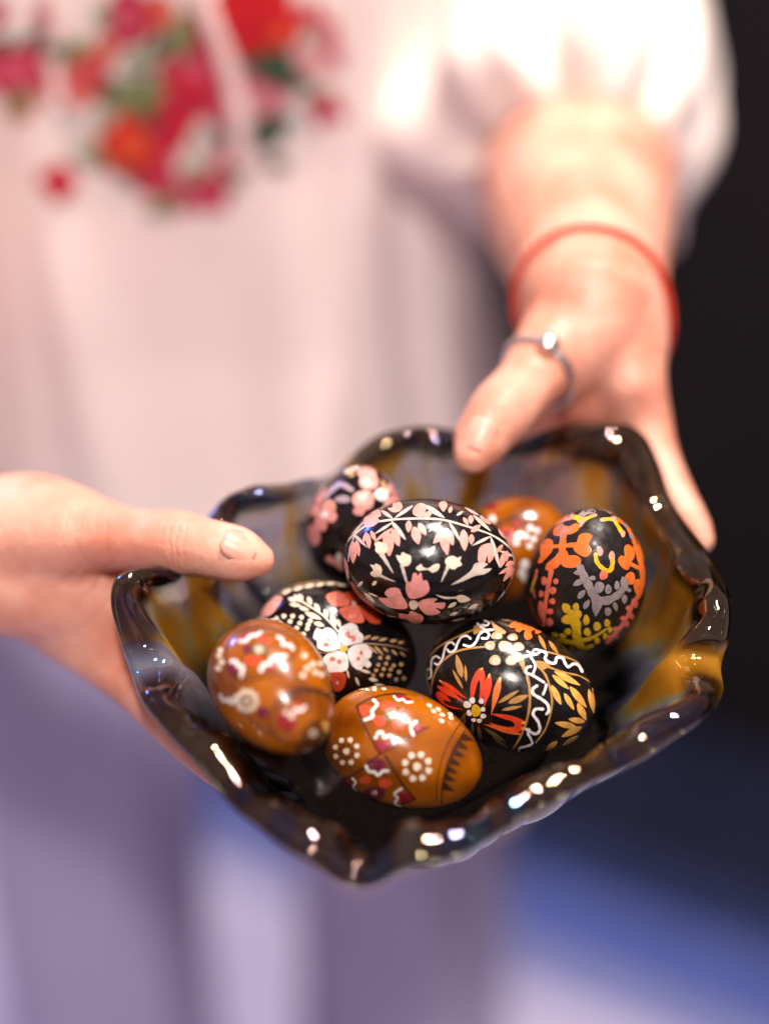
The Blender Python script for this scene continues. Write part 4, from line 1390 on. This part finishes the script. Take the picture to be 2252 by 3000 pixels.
# ------------------------------------------------------------------ blouse
TX, TY = -0.115, 0.90
NA, NZ = 220, 110
zs = np.linspace(1.40, 0.655, NZ)
wx = np.interp(zs, [.655, .75, .9, 1.0, 1.1, 1.2, 1.3, 1.36, 1.40], [.225, .21, .185, .168, .160, .165, .160, .125, .07])
wy = np.interp(zs, [.655, .75, .9, 1.0, 1.1, 1.2, 1.3, 1.36, 1.40], [.135, .135, .13, .12, .118, .125, .10, .085, .06])
th = np.linspace(0, 2 * np.pi, NA, endpoint=False)
G = np.zeros((NZ, NA, 3))
for i, z in enumerate(zs):
    low = np.clip((1.30 - z) / 0.55, 0, 1)
    fold = (0.004 + 0.008 * low) * (0.55 * np.sin(9 * th + 1.2 * np.sin(z * 5) + .4) + 0.30 * np.sin(14 * th - 2.1 * z) + 0.10 * np.sin(23 * th + 3 * z))
    # a deep swag fold: bright ridge near the side, hollow beside it
    fold = fold + 0.014 * np.exp(-((th - 5.42 - 0.10 * (z - 1.1)) / 0.10) ** 2) * np.clip((1.38 - z) / .1, 0, 1)
    fold = fold + 0.014 * np.exp(-((th - 4.42 - 0.55 * (1.15 - z)) / 0.07) ** 2) * np.exp(-((z - 1.02) / .12) ** 2)
    hem = 0.0
    x = TX + (wx[i] + fold) * np.cos(th)
    y = TY + (wy[i] + fold) * np.sin(th)
    # hem rides higher on the right-hand side of her body (left of the picture)
    lift = np.clip((-0.02 - x) / 0.05, 0, 1) * 0.24
    zz = z + lift * np.clip((0.86 - z) / 0.2, 0, 1) + 0.006 * np.sin(6 * th) * low
    G[i] = np.stack([x, y, np.broadcast_to(zz, x.shape)], 1)
blouse_parts = [(G.reshape(-1, 3), grid_faces(NZ, NA))]


def loft(rings, n_around, n_along):
    R = [catmull(r, n_around, closed=True) for r in rings]
    R = np.array(R)
    out = np.zeros((n_along, n_around, 3))
    for j in range(n_around):
        out[:, j] = catmull(R[:, j], n_along)
    return out


open_r = [(1400, 512, .80), (1500, 436, .792), (1592, 328, .785), (1712, 326, .78), (1835, 385, .787), (1925, 500, .808), (1970, 640, .850), (1962, 735, .885), (1800, 790, .93), (1560, 730, .93), (1435, 610, .87)]
lip_r = [(1300, 530, .84), (1450, 400, .79), (1590, 270, .775), (1720, 260, .772), (1880, 330, .778), (1970, 440, .80), (1995, 550, .845), (1970, 670, .89), (1810, 760, .95), (1530, 700, .95), (1340, 620, .92)]
mid_r = [(1120, 430, .85), (1300, 220, .79), (1510, 70, .77), (1740, 10, .768), (1950, 70, .78), (2062, 220, .815), (2072, 330, .86), (2020, 460, .91), (1850, 590, .97), (1500, 560, .98), (1180, 520, .93)]
top_r = [(1120, 80, .88), (1300, -130, .82), (1500, -260, .80), (1700, -320, .80), (1890, -270, .815), (2040, -90, .85), (2060, 20, .89), (2000, 150, .94), (1800, 280, .99), (1520, 260, 1.0), (1330, 170, .95)]
sh_c = np.array([0.035, 0.925, 1.325])
sh_r = []
for t in (200, 150, 115, 80, 45, 10, -20, -45, -90, -130, -160):
    t = math.radians(t)
    sh_r.append(sh_c + RIGHT * .055 * math.cos(t) + UP * .055 * math.sin(t) + FWD * 0.02 * -math.sin(t))
rings = [np.array([P(*q) for q in r]) for r in (open_r, lip_r, mid_r, top_r)] + [np.array(sh_r)]
S = loft(rings, 120, 70)
cenl = S.mean(1, keepdims=True)
for i in range(70):
    for j in range(120):
        a = 2 * math.pi * j / 120
        amp = 0.0045 * math.sin(math.pi * min(1, i / 69 * 1.4)) + 0.0012
        rad = S[i, j] - cenl[i, 0]
        rad /= np.linalg.norm(rad)
        S[i, j] += rad * amp * (math.sin(7 * a + i * .05) + .6 * math.sin(13 * a - i * .04 + 1) + .9 * mnoise.noise(Vector(S[i, j] * 18)))
blouse_parts.append((S.reshape(-1, 3), grid_faces(70, 120)))
# the other sleeve, out of the picture to the left
ce = P(-700, 1150, .83)
el_ = np.array([[-0.275, 0.925, 1.325], [-0.33, 0.905, 1.22], P(-950, 900, .93), P(-800, 1050, .875)])
ax_c = catmull(el_, 50)
ax_r = catmull(np.array([[.06], [.085], [.095], [.06]]), 50)[:, 0]
T = np.gradient(ax_c, axis=0)
T /= np.linalg.norm(T, axis=1)[:, None]
V2 = np.zeros((50, 80, 3))
for i in range(50):
    a = np.cross(T[i], [0, 1, 0.2])
    a /= np.linalg.norm(a)
    b_ = np.cross(T[i], a)
    for j in range(80):
        t = 2 * math.pi * j / 80
        V2[i, j] = ax_c[i] + (a * math.cos(t) + b_ * math.sin(t)) * (ax_r[i] + .005 * math.sin(9 * t + i * .05))
blouse_parts.append((V2.reshape(-1, 3), grid_faces(50, 80)))
V, F = join(blouse_parts)
blouse = mesh_obj('blouse', V, F, M['blouse'], person)
md = blouse.modifiers.new('thickness', 'SOLIDIFY')
md.thickness = 0.0012
md.offset = -1
tag(blouse, 'white linen blouse with full gathered sleeve and red floral embroidery')
bl_bvh = BVHTree.FromPolygons([tuple(v) for v in G.reshape(-1, 3)], grid_faces(NZ, NA))


def on_blouse(px, py, lift):
    d = Vector(rays([(px, py)])[0]).normalized()
    loc, nn, i, t = bl_bvh.ray_cast(Vector(CAM), d)
    if loc is None:
        return None
    if nn.dot(d) > 0:
        nn = -nn
    return np.array(loc + nn * lift)


STITCH = [0]


def stitch(name, groups, parent):
    """groups: (material key, list of outlines in zoom px) laid on the cloth"""
    V, F, mi, mats = [], [], [], []
    STITCH[0] += 1
    for gi, (mk, shapes) in enumerate(groups):
        if mk not in mats:
            mats.append(mk)
        for si, sh in enumerate(shapes):
            v2, f2 = outline_mesh(sh, 14)
            v2 = v2 / ZB
            pts = [on_blouse(x, y, 0.0012 + 0.0005 * gi + 0.00006 * si + 0.00011 * STITCH[0]) for x, y in v2]
            if any(p is None for p in pts):
                continue
            off = len(V)
            V += pts
            for f in f2:
                f = [i + off for i in f]
                a, b_, c = V[f[0]], V[f[1]], V[f[2]]
                if np.cross(b_ - a, c - a) @ (CAM - a) < 0:
                    f = f[::-1]
                F.append(tuple(f))
                mi.append(mats.index(mk))
    if V:
        return mesh_obj(name, V, F, [M[k] for k in mats], parent, midx=mi)


ZB = 1660 / 1100


def flower(cx, cy, rx, ry, outer_k, inner_k, n=5, ph=0.0):
    rx, ry = rx * 1.16, ry * 1.16
    pet, inn = [], []
    for i in range(n):
        t = ph + 2 * math.pi * i / n
        pet.append(dot(cx + rx * .55 * math.cos(t), cy + ry * .55 * math.sin(t), rx * .50, ry * .46, t))
        inn.append(dot(cx + rx * .30 * math.cos(t + .5), cy + ry * .30 * math.sin(t + .5), rx * .28, ry * .26, t))
    pet.append(dot(cx, cy, rx * .45, ry * .45))
    return stitch('embroidered_flower', [(outer_k, pet), (inner_k, inn)], blouse)


FL = []
for q in [(1105, 60, 165, 175, 'e_red', 'e_red', 6, .2), (575, 60, 90, 125, 'e_crimson', 'e_rose', 5, .9), (690, 50, 80, 90, 'e_coral', 'e_flame', 5, .1), (365, 335, 110, 115, 'e_coral', 'e_rose', 5, .5),
          (415, 300, 60, 100, 'e_flame', 'e_rose', 5, 0), (70, 300, 135, 110, 'e_crimson', 'e_rose', 5, .3), (845, 315, 125, 140, 'e_crimson', 'e_rose', 6, .7), (800, 430, 100, 110, 'e_red', 'e_crimson', 5, .2),
          (945, 260, 80, 110, 'e_crimson', 'e_crimson', 5, .5), (595, 620, 135, 125, 'e_red', 'e_flame', 6, .1), (725, 560, 90, 105, 'e_red', 'e_crimson', 5, .4), (1130, 450, 105, 135, 'e_rose', 'e_pink', 5, .6),
          (1425, 465, 90, 65, 'e_crimson', 'e_rose', 4, .4), (700, 780, 100, 80, 'e_rose', 'e_crimson', 5, .3), (930, 830, 85, 85, 'e_crimson', 'e_rose', 5, .8), (255, 790, 65, 85, 'e_crimson', 'e_red', 4, .2),
          (1020, 690, 80, 110, 'e_pink', 'e_rose', 5, .2), (1470, 240, 55, 60, 'e_pink', 'e_rose', 5, 0), (1350, 45, 60, 45, 'e_crimson', 'e_red', 4, .5), (1300, 280, 110, 75, 'e_pink', 'e_pink', 5, .3),
          (-10, 50, 55, 70, 'e_pink', 'e_rose', 5, 0), (330, 540, 70, 62, 'e_white', 'e_white', 5, 0), (620, 325, 70, 45, 'e_white', 'e_white', 5, .3), (895, 620, 62, 50, 'e_white', 'e_sage', 5, .4),
          (1290, 500, 80, 120, 'e_white', 'e_white', 5, .2), (540, 800, 80, 70, 'e_white', 'e_white', 5, .5), (105, 465, 40, 45, 'e_flame', 'e_coral', 4, 0), (870, 120, 60, 90, 'e_coral', 'e_crimson', 5, .2), (980, 470, 60, 90, 'e_rose', 'e_rose', 5, .2),
          (1230, 130, 70, 60, 'e_red', 'e_flame', 5, .2), (1000, 130, 70, 80, 'e_red', 'e_crimson', 5, .4), (480, 200, 50, 55, 'e_coral', 'e_flame', 5, .1), (200, 60, 60, 60, 'e_pink', 'e_rose', 5, .1),
          (540, 500, 60, 60, 'e_coral', 'e_flame', 5, .3), (800, 880, 50, 45, 'e_rose', 'e_crimson', 5, .2), (1220, 380, 60, 60, 'e_pink', 'e_rose', 5, .2), (1440, 120, 50, 45, 'e_rose', 'e_crimson', 5, .2), (170, 400, 45, 45, 'e_pink', 'e_coral', 5, .2)]:
    FL.append(q)
for q in sorted(FL, key=lambda q: ('e_white', 'e_pink', 'e_coral', 'e_rose', 'e_crimson', 'e_flame', 'e_red').index(q[4])):
    flower(*q)
for x0, y0, x1, y1, w, mk in [(1090, 240, 1330, 350, 90, 'e_green'), (100, 170, 190, 130, 50, 'e_green'), (270, 250, 390, 160, 60, 'e_olive'), (520, 430, 720, 370, 130, 'e_olive'), (570, 250, 740, 210, 70, 'e_sage'),
                              (1110, 610, 1250, 500, 95, 'e_green'), (1185, 690, 1260, 710, 50, 'e_green'), (370, 640, 470, 700, 70, 'e_olive'), (430, 540, 520, 460, 60, 'e_sage'), (660, 910, 790, 860, 60, 'e_olive'),
                              (810, 40, 800, 220, 70, 'e_olive'), (120, 380, 80, 480, 50, 'e_olive'), (810, 740, 900, 720, 50, 'e_olive'), (1320, 120, 1380, 160, 40, 'e_sage'), (420, 20, 500, 60, 60, 'e_sage'), (310, 640, 400, 650, 40, 'e_sage'), (960, 540, 1060, 600, 60, 'e_green'), (640, 470, 700, 520, 50, 'e_green'), (450, 400, 520, 330, 55, 'e_green'), (740, 120, 700, 200, 50, 'e_green'),
                              (1180, 210, 1260, 240, 60, 'e_green'), (200, 210, 270, 180, 50, 'e_green'), (990, 760, 1080, 740, 50, 'e_olive'), (560, 720, 620, 760, 50, 'e_green'), (1330, 400, 1400, 380, 40, 'e_olive'), (20, 180, 60, 140, 50, 'e_green')]:
    stitch('embroidered_leaf', [(mk, [leaf(x0 - .12 * (x1 - x0), y0 - .12 * (y1 - y0), x1 + .12 * (x1 - x0), y1 + .12 * (y1 - y0), w * 1.3, .5)])], blouse)


def ribbon(ctrl, w, lift):
    n = 60
    c = catmull(np.array(ctrl, float), n)
    T = np.gradient(c, axis=0)
    T /= np.linalg.norm(T, axis=1)[:, None]
    nn = np.stack([-T[:, 1], T[:, 0]], 1)
    V = []
    for i in range(n):
        for k in range(5):
            s_ = k / 4 * 2 - 1
            x, y = c[i] + nn[i] * s_ * w / 2
            p = on_blouse(x, y, lift + 0.0025 * (1 - s_ * s_))
            if p is None:
                p = on_blouse(c[i][0], max(c[i][1], 5), lift)
            V.append(p)
    o = mesh_obj('ribbon_tie', V, grid_faces(n, 5, False), M['ribbon'], blouse)
    m_ = o.modifiers.new('t', 'SOLIDIFY')
    m_.thickness = 0.001


ribbon([(570, -60), (610, 40), (655, 150), (690, 270), (706, 390), (704, 470)], 62, 0.006)
ribbon([(150, -60), (165, 30), (168, 110), (158, 190), (165, 300)], 46, 0.005)

# ------------------------------------------------------------------ trousers
tp = []
nz, na = 60, 90
for sx, cx0, cx1 in ((-1, -0.178, -0.205), (1, -0.030, 0.012)):
    GZ = np.zeros((nz, na, 3))
    for i in range(nz):
        t = i / (nz - 1)
        z = 0.90 - t * 0.87
        cx = np.interp(z, [.03, .55, .74, .9], [cx1, cx1, cx0 + .35 * (cx1 - cx0), cx0])
        rx = np.interp(z, [.03, .45, .60, .74, .9], [.082, .070, .070, .078, .088])
        ry = np.interp(z, [.03, .45, .60, .74, .9], [.090, .085, .09, .10, .105])
        for j in range(na):
            a = 2 * math.pi * j / na
            fo = .004 * math.sin(6 * a + 4 * z + sx) + .003 * math.sin(11 * a - 7 * z) + .003 * mnoise.noise(Vector((a * 1.5, z * 7, sx)))
            GZ[i, j] = (cx + (rx + fo) * math.cos(a), 0.905 + (ry + fo) * math.sin(a), z)
    tp.append((GZ.reshape(-1, 3), grid_faces(nz, na)))
V, F = join(tp)
tr = mesh_obj('trousers', V, F, M['trousers'], person)
md = tr.modifiers.new('thickness', 'SOLIDIFY')
md.thickness = 0.0015
md.offset = -1
tag(tr, 'plain mauve trousers with straight legs')
